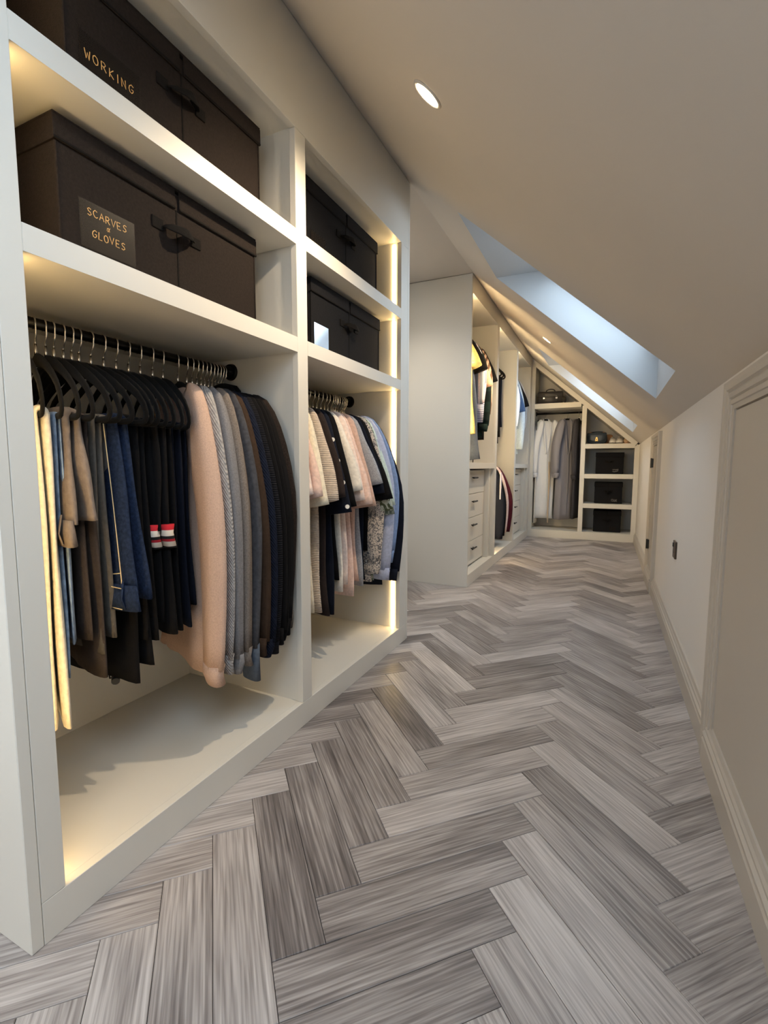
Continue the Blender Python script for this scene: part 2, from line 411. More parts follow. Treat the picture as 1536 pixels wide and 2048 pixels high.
RD = 0.22
XT = XA + (RD/math.cos(SA))/(-SL)      # where the level top lining meets the window
for n, (a, b) in enumerate(SKYL):
    w = empty('window_%d' % (n+1), sp((XA+XCC)/2, (a+b)/2), label=('roof window behind the viewer', 'large near roof window with deep white reveal', 'smaller far roof window above the shelving')[n], kind='structure')
    off = Vector(w.location)
    def loc(pts): return [tuple(Vector(p)-off) for p in pts]
    rv = MB()
    # lining: level at the top, upright at the bottom, square sides
    zt_ = slope_z(XA); zo = RD/math.cos(SA)
    prof = [(XA, zt_), (XT, zt_), (XCC, slope_z(XCC)+zo), (XCC, slope_z(XCC))]
    def P(q, y, o=0.0): return (q[0], y, q[1])
    for y in (a, b):
        rv.add(loc([P(q, y) for q in prof]), [(0, 1, 2, 3)])
    rv.add(loc([P(prof[0], a), P(prof[1], a), P(prof[1], b), P(prof[0], b)]), [(0, 1, 2, 3)])
    rv.add(loc([P(prof[3], a), P(prof[2], a), P(prof[2], b), P(prof[3], b)]), [(0, 1, 2, 3)])
    # roof build-up around the lining
    for y0, y1 in ((a-.05, a-.001), (b+.001, b+.05)):
        q = [(XA-.05, slope_z(XA-.05)+.031), (XA-.05, slope_z(XA-.05)+zo), (XCC+.06, slope_z(XCC+.06)+zo), (XCC+.06, slope_z(XCC+.06)+.031)]
        rv.add(loc([(p[0], y, p[1]) for y in (y0, y1) for p in q]), [(0,1,2,3), (7,6,5,4), (0,4,5,1), (1,5,6,2), (2,6,7,3), (3,7,4,0)])
    q = [(XA-.05, zt_+.001+.05), (XA-.05, slope_z(XA-.05)+zo), (XT, zt_+.002), (XA, zt_+.002)]
    rv.add(loc([(p[0], y, p[1]) for y in (a, b) for p in q]), [(0,1,2,3), (7,6,5,4), (0,4,5,1), (1,5,6,2), (2,6,7,3), (3,7,4,0)])
    rv.add(loc([(x, y, slope_z(x)+k) for y in (a, b) for x, k in ((XCC+.001, .03), (XCC+.001, zo), (XCC+.06, zo), (XCC+.06, .03))]), [(0,1,2,3), (7,6,5,4), (0,4,5,1), (1,5,6,2), (2,6,7,3), (3,7,4,0)])
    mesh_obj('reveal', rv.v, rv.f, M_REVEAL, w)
    fr = MB(); fw = 0.045
    def fbar(x0, x1, y0, y1):
        p = [sp(x0, y0, RD-.02), sp(x1, y0, RD-.02), sp(x1, y1, RD-.02), sp(x0, y1, RD-.02), sp(x0, y0, RD+.05), sp(x1, y0, RD+.05), sp(x1, y1, RD+.05), sp(x0, y1, RD+.05)]
        fr.add(loc(p), [(0,3,2,1), (4,5,6,7), (0,1,5,4), (1,2,6,5), (2,3,7,6), (3,0,4,7)])
    dx = fw*math.cos(SA); sh = RD*math.sin(SA); U0, U1 = XT-sh, XCC-sh
    fbar(U0-.05, U0+dx, a-.02, b+.02); fbar(U1-dx, U1+.05, a-.02, b+.02); fbar(U0+dx, U1-dx, a-.02, a+fw); fbar(U0+dx, U1-dx, b-fw, b+.02)
    mesh_obj('window_frame', fr.v, fr.f, M_ALU, w)
    pn = MB(); q = [sp(U0+dx*.8, a+fw*.8, RD+.01), sp(U1-dx*.8, a+fw*.8, RD+.01), sp(U1-dx*.8, b-fw*.8, RD+.01), sp(U0+dx*.8, b-fw*.8, RD+.01)]
    q2 = [tuple(Vector(p)+Vector((math.sin(SA), 0, math.cos(SA)))*.006) for p in q]
    pn.add(loc(q+q2), [(0,3,2,1), (4,5,6,7), (0,1,5,4), (1,2,6,5), (2,3,7,6), (3,0,4,7)])
    mesh_obj('pane', pn.v, pn.f, M_PANE, w)
    # light portal in the opening: guides daylight sampling
    pd = bpy.data.lights.new('skylight_portal', 'AREA'); pd.shape = 'RECTANGLE'; pd.size = (U1-U0)/math.cos(SA); pd.size_y = b-a; pd.cycles.is_portal = True
    po = bpy.data.objects.new('skylight_portal', pd); link(po); po.location = sp((U0+U1)/2, (a+b)/2, RD+.06)
    po.rotation_euler = (0, SA, 0)

# skirting profile, extruded along y: (distance from wall, height)
SK = [(0, 0), (.020, 0), (.020, .072), (.016, .078), (.019, .084), (.019, .092), (.013, .097), (.013, .104), (.009, .110), (.006, .122), (0, .124)]
def skirting(name, y0, y1, x=XW, label=None, parent=None, scale=1.0):
    poly = [(x - d, h*scale) for d, h in SK]
    o = MB().prism(poly, 'y', y0, y1).build(name, M_TRIM, parent)
    if parent is None: tag(o, label, kind='structure')
    return o
# eaves doors in the knee wall: architrave with stepped mouldings, flat panel, own skirting
ARCH = [(0, 0), (0, .012), (.012, .014), (.014, .018), (.026, .018), (.030, .014), (.034, .019), (.046, .021), (.052, .017), (.058, .023), (.070, .026), (.080, .026), (.084, .020), (.084, 0)]
def eaves_door(n, ya, yb, zt, label, hinge=False, skirt=True):
    d = empty('door_%d' % n, (XW, (ya+yb)/2, 0), label=label, kind='structure')
    oy = (ya+yb)/2
    rings = []
    for (cy, cz, sy, sz) in ((yb, 0.0, 1, 0), (yb, zt, 1, 1), (ya, zt, -1, 1), (ya, 0.0, -1, 0)):
        rings.append([(-h, cy + sy*a - oy, cz + sz*a) for a, h in ARCH])
    MB().rings(rings).build('architrave', M_TRIM, d)
    box('door_panel', -.008, .012, ya+.003-oy, yb-.003-oy, .004, zt-.004, M_TRIM, d, .001)
    if skirt:
        poly = [(-dd*1.15-.006, h) for dd, h in SK]; poly[0] = (0, 0); poly[-1] = (0, .124)
        MB().prism(poly, 'y', ya-.01-oy, yb+.035-oy).build('skirting', M_TRIM, d)
    if hinge:
        for z in (0.29, 0.93):
            b = MB().box(-.021, -.004, yb-.03-oy, yb+.010-oy, z-.035, z+.035, .002); b.cyl((-.022, yb-.003-oy, z-.038), (0, 0, 1), .006, .076, 10)
            b.build('hinge', M_BLACKP, d)
    return d
eaves_door(1, 0.80, 1.64, 1.062, 'near eaves access door with stepped frame at right edge')
eaves_door(2, 3.86, 4.29, 1.062, 'far eaves access door with two black hinges', hinge=True)
skirting('baseboard_right', 1.725, 3.775, label='moulded skirting board between the two eaves doors')
skirting('baseboard_right', 4.375, Y3, label='short moulded skirting board beyond the far eaves door')
skirting('baseboard_right', YB, .715, label='moulded skirting board behind the viewer')
lw = MB().prism([(XL + d, h) for d, h in SK], 'y', Y1+.002, Y2-.002).build('baseboard_left', M_TRIM); tag(lw, 'skirting board in the recess between the wardrobes', kind='structure')

# socket outlet
so = empty('wall_socket', (XW, 2.755, .487), label='dark bronze single socket plate on the white knee wall', cat='socket')
MB().box(-.009, 0, -.043, .043, -.043, .043, .002).build('plate', M_BRONZE, so)
b = MB()
for (yy, zz, w_, h_) in ((0, .012, .004, .010), (-.011, -.014, .009, .004), (.011, -.014, .009, .004)): b.box(-.0095, -.0085, yy-w_/2, yy+w_/2, zz-h_/2, zz+h_/2)
b.build('pin_holes', M_BLACKP, so)
MB().box(-.013, -.008, .014, .028, .012, .032, .001).build('switch', M_BLACKP, so)

# recessed downlights in the slope
def downlight(y, label, watts=DOWNLIGHT_W):
    c = sp(-.463, y)
    d = empty('downlight', c, label=label, cat='downlight', group='recessed downlights in the sloping ceiling')
    d.rotation_euler = (0, SA, 0)       # local z = outward normal of the slope
    # ring
    pr = [(.036, -.001), (.036, -.004), (.040, -.005), (.044, -.004), (.045, -.0005)]; n = 32; rings = []
    for k in range(n):
        a = 2*math.pi*k/n; rings.append([(r*math.cos(a), r*math.sin(a), z) for r, z in pr])
    MB().rings(rings, closed_loop=True).build('trim_ring', M_TRIM, d, smooth=True)
    b = MB(); b.cyl((0, 0, -.0035), (0, 0, 1), .034, .002, 28); b.build('lens', M_BULB, d)
    ld = bpy.data.lights.new('downlight_lamp', 'SPOT'); ld.energy = watts; ld.color = (1.0, .79, .54); ld.spot_size = math.radians(118); ld.spot_blend = 0.9; ld.shadow_soft_size = .012
    lo = bpy.data.objects.new('downlight_lamp', ld); link(lo, d); lo.location = (0, 0, -.012)
downlight(1.243, 'glowing round downlight in ceiling above the near wardrobe')
downlight(3.87, 'small glowing downlight in ceiling between the two roof windows')
downlight(-1.05, 'round downlight in ceiling behind the viewer')
def flat_downlight(x, y, label):
    d = empty('downlight', (x, y, ZC), label=label, cat='downlight', group='recessed downlights in the flat ceiling')
    pr = [(.036, -.001), (.036, -.004), (.040, -.005), (.044, -.004), (.045, -.0005)]; n = 32
    MB().rings([[(r*math.cos(2*math.pi*k/n), r*math.sin(2*math.pi*k/n), z) for r, z in pr] for k in range(n)], closed_loop=True).build('trim_ring', M_TRIM, d, smooth=True)
    MB().cyl((0, 0, -.0035), (0, 0, 1), .034, .002, 28).build('lens', M_BULB, d)
    ld = bpy.data.lights.new('downlight_lamp', 'SPOT'); ld.energy = DOWNLIGHT_W; ld.color = (1.0, .90, .76); ld.spot_size = math.radians(130); ld.spot_blend = 0.9; ld.shadow_soft_size = .03
    lo = bpy.data.objects.new('downlight_lamp', ld); link(lo, d); lo.location = (0, 0, -.012)
flat_downlight(-1.30, 2.80, 'downlight in the recess ceiling between the wardrobes')
flat_downlight(-1.20, -.60, 'added unseen fill downlight in the flat ceiling behind the viewer')  # unseen lamp added to fill the room with more light

# ------------------------------------------------------------------ wardrobes
RAIL_X, RAIL_Z = -1.208, 1.225
def rail_y(parent, y0, y1, z, x=RAIL_X, r=.0125):
    o = MB().cyl((x, y0, z), (0, 1, 0), r, y1-y0, 20).build('hanging_rail', M_BLACKMETAL, parent, True)
    for y, s in ((y0, 1), (y1, -1)):
        MB().cyl((x, y, z), (0, s, 0), .029, .010, 24, .026).cyl((x, y+s*.010, z), (0, s, 0), .019, .022, 20, .016).build('flange', M_BLACKMETAL, o)
def led_y(parent, y, s, z0, z1, mat=None):
    """vertical LED diffuser set in a side panel; s = direction it faces"""
    ya, yb = (y, y+.006) if s > 0 else (y-.006, y)
    box('led_strip', XC-.046, XC-.034, ya, yb, z0+.004, z1-.004, mat or M_LED, parent)

FT = .022
w1 = empty('wardrobe', (0, 0, 0), label='near built-in open wardrobe with two bays, boxes above hanging rails', cat='wardrobe')
ZP, ZT, ZS1, ZS2, SHT = .0846, 1.943, 1.644, 1.3124, .047
box('end_panel', XB, XC, Y0, Y0+FT, 0, ZC-.003, M_CAB, w1, .0015)
box('end_panel', XB, XC, Y1-FT, Y1, 0, ZC-.003, M_CAB, w1, .0015)
box('plinth', XC-FT, XC, Y0+FT+.0006, Y1-FT-.0006, 0, ZP, M_CAB, w1, .001)
box('fascia', XC-FT, XC, Y0+FT+.0006, Y1-FT-.0006, ZT, ZC-.003, M_CAB, w1, .001)
OP = [(.5064, 1.303), (1.3587, 2.1422)]
box('stile', XC-FT, XC, Y0+FT+.0006, OP[0][0], ZP+.0006, ZT-.0006, M_CAB, w1, .001)
box('stile', XC-FT, XC, OP[0][1], OP[1][0], ZP+.0006, ZT-.0006, M_CAB, w1, .001)
box('stile', XC-FT, XC, OP[1][1], Y1-FT-.0006, ZP+.0006, ZT-.0006, M_CAB, w1, .001)
box('back_panel', XB, XB+.012, Y0+FT, Y1-FT, 0, ZT+.03, M_CAB, w1)
box('base_board', XB+.012, XC-FT, Y0+FT, Y1-FT, ZP-.02, ZP-.0005, M_CAB, w1)
box('top_board', XB+.012, XC-FT, Y0+FT, Y1-FT, ZT+.006, ZT+.028, M_CAB, w1)
for (a, b) in OP:
    for ya, yb in ((a-.020, a-.006), (b+.006, b+.020)):
        box('side_panel', XB+.012, XC-FT, ya, yb, ZP, ZT+.006, M_CAB, w1)
    for z in (ZS1, ZS2):
        MB().box(XB+.012, XC-.0008, a-.004, b+.004, z-SHT, z).box(XC-.0012, XC, a+.0005, b-.0005, z-SHT, z).build('shelf', M_CAB, w1)
    rail_y(w1, a-.006, b+.006, RAIL_Z)
for z0, z1 in ((ZP, ZS2-SHT), (ZS2, ZS1-SHT), (ZS1, ZT)):
    led_y(w1, OP[0][0]-.006, 1, z0, z1); led_y(w1, OP[1][1]+.006, -1, z0, z1)

w2 = empty('wardrobe', (0, 0, 0), label='tall middle built-in wardrobe with three bays and two stacks of drawers', cat='wardrobe')
ZT2, ZD1, ZD0, ZP2 = 2.125, .930, .883, .089
OP2 = [(3.432, 4.275), (4.350, 5.250), (5.325, 6.215)]
box('end_panel', XB, XC, Y2, Y2+FT-.002, 0, ZC-.003, M_CAB, w2, .0015)
box('plinth', XC-FT, XC, Y2+FT-.0015, Y3-.001, 0, ZP2, M_CAB, w2, .001)
box('fascia', XC-FT, XC, Y2+FT-.0015, Y3-.001, ZT2, ZC-.003, M_CAB, w2, .001)
for ya, yb in ((4.275, 4.350), (5.250, 5.325), (6.215, Y3-.001)): box('stile', XC-FT, XC, ya, yb, ZP2+.0006, ZT2-.0006, M_CAB, w2, .001)
box('back_panel', XB, XB+.012, Y2+FT, Y3, 0, ZT2+.03, M_CAB, w2)
box('base_board', XB+.012, XC-FT, Y2+FT, Y3, ZP2-.02, ZP2-.0005, M_CAB, w2)
box('top_board', XB+.012, XC-FT, Y2+FT, Y3, ZT2+.004, ZT2+.026, M_CAB, w2)
for i, (a, b) in enumerate(OP2):
    for ya, yb in ((a-.012, a-.0005), (b+.0005, b+.018)): box('side_panel', XB+.012, XC-FT, ya, yb, ZP2, ZT2+.004, M_CAB, w2)
    led_y(w2, a, 1, ZD1 if i != 1 else ZP2, ZT2, M_LED2)
    if i != 1:
        MB().box(XB+.012, XC-.0008, a, b, ZD0, ZD1).box(XC-.0012, XC, a+.0005, b-.0005, ZD0, ZD1).build('shelf', M_CAB, w2)
        zb = ZP2+.012; dh = (ZD0-.012-zb)/4
        for k in range(4):
            z0 = zb+dh*k+.0022; z1 = zb+dh*(k+1)-.0022
            dr = MB().box(-1.013, -.995, a+.004, b-.075, z0, z1, .001).box(-1.40, -1.013, a+.02, b-.09, z0+.01, z1-.03).build('drawer', M_CAB, w2)
            yc, zc = (a+b-.075)/2, z1-.06
            h = MB().cyl((-.972, yc-.065, zc), (0, 1, 0), .0065, .13, 12)
            for s in (-.025, .025): h.cyl((-.995, yc+s, zc), (1, 0, 0), .0045, .025, 10)
            h.build('handle', M_BLACKP, dr)
        box('filler_panel', -1.40, -.955, b-.070, b-.0005, ZP2, ZD0, M_CAB, w2)
Z_A, Z_B, Z_C, Z_BL = 2.02, 2.02, 2.055, 1.0
rail_y(w2, OP2[0][0], OP2[0][1], Z_A); rail_y(w2, OP2[1][0], OP2[1][1], Z_B); rail_y(w2, OP2[2][0], OP2[2][1], Z_C); rail_y(w2, OP2[1][0], OP2[1][1], Z_BL)

# far shelving unit under the slope, front facing the viewer
w3 = empty('shelving_unit', (0, Y3, 0), label='far built-in shelving unit cut to the sloping ceiling', cat='shelving')
D3 = .50
def bx3(name, x0, x1, z0, z1, y0=0.0, y1=FT, bev=.001): return box(name, x0, x1, y0, y1, z0, z1, M_CAB, w3, bev)
XR3 = XW-.002
bx3('plinth', XC, XR3, 0, .096)
bx3('stile', XC, -.876, .0966, 2.20)
bx3('stile', -.319, -.267, .0966, 1.64)
MB().prism([(.267, .0966), (XR3, .0966), (XR3, slope_z(XR3)-.004), (.267, slope_z(.267)-.076)], 'y', 0, FT).build('stile', M_CAB, w3)
MB().prism([(-.876, slope_z(-.876)-.075), (-.876, slope_z(-.876)-.004), (.300, slope_z(.300)-.004), (.2665, slope_z(.2665)-.075)], 'y', -.002, FT).build('sloping_fascia', M_CAB, w3)
MB().prism([(XC, 2.2006), (-.8765, 2.2006), (-.8765, slope_z(-.8765)-.004), (XC, slope_z(XC)-.004)], 'y', 0, FT).build('stile_cap', M_CAB, w3)
xs_top = XC + (1.687 - (ZC-.075))/SL
bx3('shelf', -.8755, -.330, 1.625, 1.687, 0, D3-.01)
for zt in (1.176, .812, .449):
    xr = .2665
    bx3('shelf', -.2665, xr, zt-.055, zt, 0, D3-.01)
MB().prism([(-.300, .096), (-.284, .096), (-.284, slope_z(-.284)-.03), (-.300, slope_z(-.300)-.03)], 'y', FT, D3).build('side_panel', M_CAB, w3)
MB().prism([(-.905, .096), (-.890, .096), (-.890, slope_z(-.890)-.03), (-.905, slope_z(-.905)-.03)], 'y', FT, D3).build('side_panel', M_CAB, w3)
MB().prism([(.285, .096), (.300, .096), (.300, slope_z(.300)-.03), (.285, slope_z(.285)-.03)], 'y', FT, D3).build('side_panel', M_CAB, w3)
MB().prism([(-.905, 0), (XR3, 0), (XR3, slope_z(XR3)-.01), (-.905, slope_z(-.905)-.01)], 'y', D3, D3+.012).build('back_panel', M_CAB, w3)
bx3('base_board', -.905, .300, .076, .0955, FT, D3)
MB().prism([(-.905, slope_z(-.905)-.07), (-.905, slope_z(-.905)-.055), (.300, slope_z(.300)-.055), (.300, slope_z(.300)-.07)], 'y', FT, D3).build('sloping_soffit', M_CAB, w3)
ro = MB().cyl((-.890, .25, 1.585), (1, 0, 0), .0125, .59, 18).build('hanging_rail', M_BLACKMETAL, w3, True)
for x, s in ((-.890, 1), (-.300, -1)): MB().cyl((x, .25, 1.585), (s, 0, 0), .028, .010, 22).build('flange', M_BLACKMETAL, ro)
# ------------------------------------------------------------------ storage boxes
def text_strokes(word, size, mat, parent, origin, du, dz, nrm, seed=0, gap=1.0):
    """hand-lettered capitals as thin raised strokes; du = writing direction, dz = up, nrm = outward"""
    G = {'W': [[(0,1),(.22,0),(.5,.7),(.75,0),(1,1)]], 'O': [[(.5,1),(.12,.8),(.02,.5),(.15,.12),(.5,0),(.85,.15),(.97,.5),(.85,.85),(.5,1)]],
         'R': [[(.08,0),(.08,1),(.6,1),(.85,.78),(.6,.52),(.08,.5)],[(.4,.5),(.95,0)]], 'K': [[(.1,0),(.1,1)],[(.85,1),(.12,.45),(.9,0)]],
         'I': [[(.5,0),(.5,1)]], 'N': [[(.08,0),(.08,1),(.9,0),(.9,1)]], 'G': [[(.92,.85),(.5,1),(.1,.75),(.02,.4),(.25,.05),(.65,0),(.92,.25),(.92,.45),(.55,.45)]],
         'S': [[(.9,.88),(.5,1),(.15,.82),(.3,.58),(.7,.45),(.88,.2),(.5,0),(.08,.12)]], 'C': [[(.92,.85),(.5,1),(.12,.75),(.03,.4),(.25,.08),(.6,0),(.92,.15)]],
         'A': [[(0,0),(.5,1),(1,0)],[(.2,.4),(.8,.4)]], 'V': [[(0,1),(.5,0),(1,1)]], 'E': [[(.9,1),(.1,1),(.1,0),(.9,0)],[(.1,.5),(.75,.5)]],
         'L': [[(.1,1),(.1,0),(.85,0)]], '&': [[(1,.95),(.45,.05),(.12,.25),(.15,.75),(.45,.9),(.95,.1)]]}
    rnd = random.Random(seed); b = MB(); x = 0.0
    O = Vector(origin); du = Vector(du); dz = Vector(dz); nv = Vector(nrm)
    for ch in word:
        w = size*(.35 if ch == 'I' else .68); jz = rnd.uniform(-.08, .08)*size; sl = rnd.uniform(-.08, .12)
        for st in G[ch]:
            b.tube([O + du*(x + p[0]*w + sl*p[1]*size) + dz*(p[1]*size + jz) + nv*.0006 for p in st], size*.055, 5, flat=.0005, up=nv)
        x += w + size*.30*gap
    return b.build('lettering', mat, parent)

def storage_box(center_y, x_front, z, w, d, h, mat, label, face='x', words=None, wcol=None, tagpos=None, shiny=False, yfront=None, lidh=.045, scribble=False, group=None, rz=0.0, xc=None):
    """lidded fabric box; local frame: +x is the front, y the width"""
    if face == 'x': o = empty('storage_box', (x_front, center_y, z), rz, label=label, cat='box', group=group)
    else: o = empty('storage_box', (xc, yfront, z), -math.pi/2 + rz, label=label, cat='box', group=group)
    hb = h-.006
    MB().box(-d, 0, -w/2, w/2, .001, hb-.004, .004).build('body', mat, o)
    for s in (-1, 1):   # piped vertical corner edges
        MB().cyl((0, s*(w/2-.001), .004), (0, 0, 1), .0026, hb-lidh-.006, 8).build('edge_piping', mat, o)
    lid = MB().box(-d-.004, .005, -w/2-.005, w/2+.005, hb, h, .002)
    lid.box(-d-.004, -d-.001, -w/2-.005, w/2+.005, hb-lidh, hb)
    for s in (-1, 1): lid.box(-d-.004, .005, s*(w/2+.0015)-.002, s*(w/2+.0015)+.002, hb-lidh, hb)
    lid.box(.0015, .0055, -w/2-.005, -.006, hb-lidh, hb, .001).box(.0015, .0055, .006, w/2+.005, hb-lidh, hb, .001)
    lo = lid.build('lid', mat, o)
    b = MB().box(.005, .0065, -w/2-.004, -.007, hb-lidh+.001, hb-lidh+.005).box(.005, .0065, .007, w/2+.004, hb-lidh+.001, hb-lidh+.005); b.build('hem', M_STRAP, lo)
    MB().box(-.001, .0012, -.002, .002, .004, hb-lidh, 0).build('front_seam', M_STRAP, o)
    # webbing handle: two sewn patches and an arched strap
    hw_ = .058 if w > .4 else .034; hz = hb-lidh-.055
    hd = MB().tube([(.004, -hw_*.62, hz+.004), (.016, -hw_*.55, hz), (.034, -hw_*.25, hz-.006), (.038, 0, hz-.008), (.034, hw_*.25, hz-.006), (.016, hw_*.55, hz), (.004, hw_*.62, hz+.004)], .014 if w > .4 else .010, 8, flat=.0022, up=(1, 0, .25)).build('handle', M_STRAP, o, True)
    for s in (-1, 1): MB().box(.0005, .0035, s*hw_-.016, s*hw_+.016, hz-.012, hz+.014, .001).build('handle_patch', M_STRAP, hd)
    if tagpos:
        y0, z0, tw, th = tagpos
        p = MB().box(.001, .0022, y0, y0+tw, z0, z0+th).build('label_card', M_CARD if not shiny else M_SILVER, o)
        if words:
            lines = words
            for i, (wd, sz, dy, dz_, gp) in enumerate(lines):
                t = text_strokes(wd, sz, wcol, p, (.0023, y0+dy, z0+dz_), (0, 1, 0), (0, 0, 1), (1, 0, 0), seed=len(wd)+i, gap=gp)
        if scribble:
            rnd = random.Random(int(center_y*1000)+int(z*100)); b = MB()
            for r_ in range(2):
                pts = [(.0026, y0+.006+k*(tw-.012)/9, z0+th*(.68-.42*r_)+rnd.uniform(-.16, .16)*th) for k in range(10)]
                b.tube(pts, .0016, 5, flat=.0005, up=(1, 0, 0))
            b.build('lettering', M_CHALKW, p)
        if not shiny:
            MB().box(.0034, .0040, y0-.004, y0+tw+.004, z0-.003, z0+th+.003).build('plastic_pocket', M_POCKET, p)
    return o
M_SILVER = plain('crinkled_clear_film', (205, 212, 220), 0.12, 0.85)
storage_box(.935, -.998, ZS1, .575, .40, .268, M_BOXF, 'dark brown fabric box lettered WORKING on the top shelf', words=[('WORKING', .017, .010, .030, 1.1)], wcol=M_CHALK, tagpos=(-.258, .050, .135, .078))
storage_box(.905, -.998, ZS2, .575, .40, .268, M_BOXF, 'dark brown fabric box lettered SCARVES & GLOVES above the trousers', words=[('SCARVES', .0145, .014, .066, .75), ('&', .010, .055, .048, 1), ('GLOVES', .0145, .022, .026, .75)], wcol=M_CHALK, tagpos=(-.245, .038, .118, .090))
storage_box(1.752, -.998, ZS1, .555, .40, .266, M_BOXK, 'black fabric box on the top shelf beside the light strip', tagpos=(-.255, .030, .10, .065))
storage_box(1.775, -.998, ZS2, .560, .40, .266, M_BOXK, 'black fabric box with a shiny clear label above the short-sleeved tops', tagpos=(-.262, .032, .098, .080), shiny=True)
for z, lb, sc_ in ((1.176-.364, 'black lidded box in the upper of three shelf compartments under the handbag', True), (.449, 'black lidded box in the middle of three shelf compartments under the handbag', True), (.0955, 'black lidded box in the lowest shelf compartment near the floor', False)):
    storage_box(0, 0, z, .305, .30, .262, M_BOXK, lb, face='y', xc=.008, yfront=Y3+.11, tagpos=(.03, .022, .075, .045), scribble=sc_, lidh=.05, group='black boxes in the far shelving unit')

# ------------------------------------------------------------------ hangers
def hanger_hook_mesh():
    b = MB(); R = .0178; cz = .0125+.0016-R
    pts = [(0, 0, -.050), (0, 0, -.046), (.006, 0, -.036), (.0155, 0, -.022)]
    for k in range(13):
        a = math.radians(-28 + k*19); pts.append((R*math.cos(a), 0, cz + R*math.sin(a)))
    b.tube(pts, .0020, 7, up=(0, 1, 0)); b.cyl((0, 0, -.078), (0, 0, 1), .0034, .032, 10)
    me = bpy.data.meshes.new('hook'); me.from_pydata(b.v, [], b.f); me.materials.append(M_CHROME); me.polygons.foreach_set('use_smooth', [True]*len(me.polygons)); me.update(); return me
def hanger_body_mesh():
    b = MB(); half = [(0, -.083), (.03, -.087), (.07, -.098), (.11, -.114), (.15, -.135), (.18, -.155), (.200, -.178), (.209, -.198), (.209, -.210), (.202, -.219), (.19, -.222)]
    pts = [(x, 0, z) for x, z in half] + [(x, 0, -.222) for x in (.13, .07, 0, -.07, -.13)] + [(-x, 0, z) for x, z in half[::-1][:-1]]
    rad = [.016, .015, .014, .0125, .011, .010, .0095, .009, .0085, .008, .0075] + [.006]*5; rad = rad + rad[:11][::-1][:-1]
    b.tube(pts, rad, 8, closed=True, flat=.0040, up=(0, 1, 0))
    b.tube([(0, 0, -.070), (0, 0, -.079), (0, 0, -.094)], [.006, .009, .016], 8, flat=.0030, up=(0, 1, 0))
    me = bpy.data.meshes.new('hanger_body'); me.from_pydata(b.v, [], b.f); me.materials.append(M_VELVET); me.polygons.foreach_set('use_smooth', [True]*len(me.polygons)); me.update(); return me
HOOK, HBODY = hanger_hook_mesh(), hanger_body_mesh()
def hanger(loc, rz, what, group):
    o = empty('clothes_hanger', loc, rz, label='black velvet hanger holding the ' + what, cat='hanger', group=group)
    link(bpy.data.objects.new('hook', HOOK), o); link(bpy.data.objects.new('hanger_body', HBODY), o)
    return o

# ------------------------------------------------------------------ garments (local frame: x along the hanger, +x = end towards the corridor, z up, origin on the rail)
def sgnpow(c, e): return math.copysign(abs(c)**e, c)
def body_rings(rnd, L, hwS, hwH, th, fold, ztop=-.092, neck=.065, n=30, asym=0.0, hem_slope=0.0):
    prof = [(ztop, neck, .35), (ztop-.010, neck+.045, .6), (ztop-.030, neck+.085, .8), (ztop-.055, hwS-.018, .95), (ztop-.085, hwS, 1.0)]
    rows = 13
    for k in range(1, rows+1):
        t = k/rows; prof.append((ztop-.085 - t*(L-.085), hwS + (hwH-hwS)*t + .006*math.sin(5*t), 1.0 + .25*t))
    ph = [rnd.uniform(0, 6.28) for _ in range(4)]; kf = rnd.uniform(24, 34); kg = rnd.uniform(50, 70)
    rings = []
    for z, hw, tf in prof:
        t = max(0.0, (ztop-.06 - z)/L); ring = []
        for k in range(n):
            a = 2*math.pi*k/n; u = hw*sgnpow(math.cos(a), .75); v = th*tf*sgnpow(math.sin(a), .8)
            f = fold*min(1, t*1.6)*(math.sin(kf*u + ph[0] + 2.2*t) + .45*math.sin(kg*u + ph[1] - 3*t))
            u2 = u + .010*t*math.sin(9*t + ph[2]) + asym*t
            zz = z + (.006*math.sin(12*u + ph[3]) + hem_slope*u if t > .5 else 0)*t
            ring.append((u2, v + f, zz))
        rings.append(ring)
    return rings
def sleeve_rings(rnd, path, ra, rb, fold, n=16):
    P = [Vector((p[0], 0, p[1])) for p in path]; N = len(P); ph = rnd.uniform(0, 6.28); ph2 = rnd.uniform(0, 6.28); rings = []
    vo = rnd.uniform(-.004, .004)
    for i, p in enumerate(P):
        t = (P[min(i+1, N-1)] - P[max(i-1, 0)]).normalized(); w = Vector((t.z, 0, -t.x)); ring = []
        s = i/(N-1)
        for k in range(n):
            a = 2*math.pi*k/n
            f = 1 + fold*(math.sin(3*a + ph + 2.0*s)*.5 + .5*math.sin(5*a + ph2 - 3*s))
            q = p + w*(ra[i]*sgnpow(math.cos(a), .85)*f)
            ring.append((q.x, rb[i]*sgnpow(math.sin(a), .85)*f + vo*s + .006*s*math.sin(6*s+ph), q.z))
        rings.append(ring)
    return rings
def interp(pts, m):
    out = []
    for i in range(m):
        t = i/(m-1)*(len(pts)-1); k = min(int(t), len(pts)-2); f = t-k
        p0 = pts[max(k-1, 0)]; p1 = pts[k]; p2 = pts[k+1]; p3 = pts[min(k+2, len(pts)-1)]
        out.append(tuple(.5*((2*b) + (-a+c)*f + (2*a-5*b+4*c-d)*f*f + (-a+3*b-3*c+d)*f**3) for a, b, c, d in zip(p0, p1, p2, p3)))
    return out
SEED = [7]
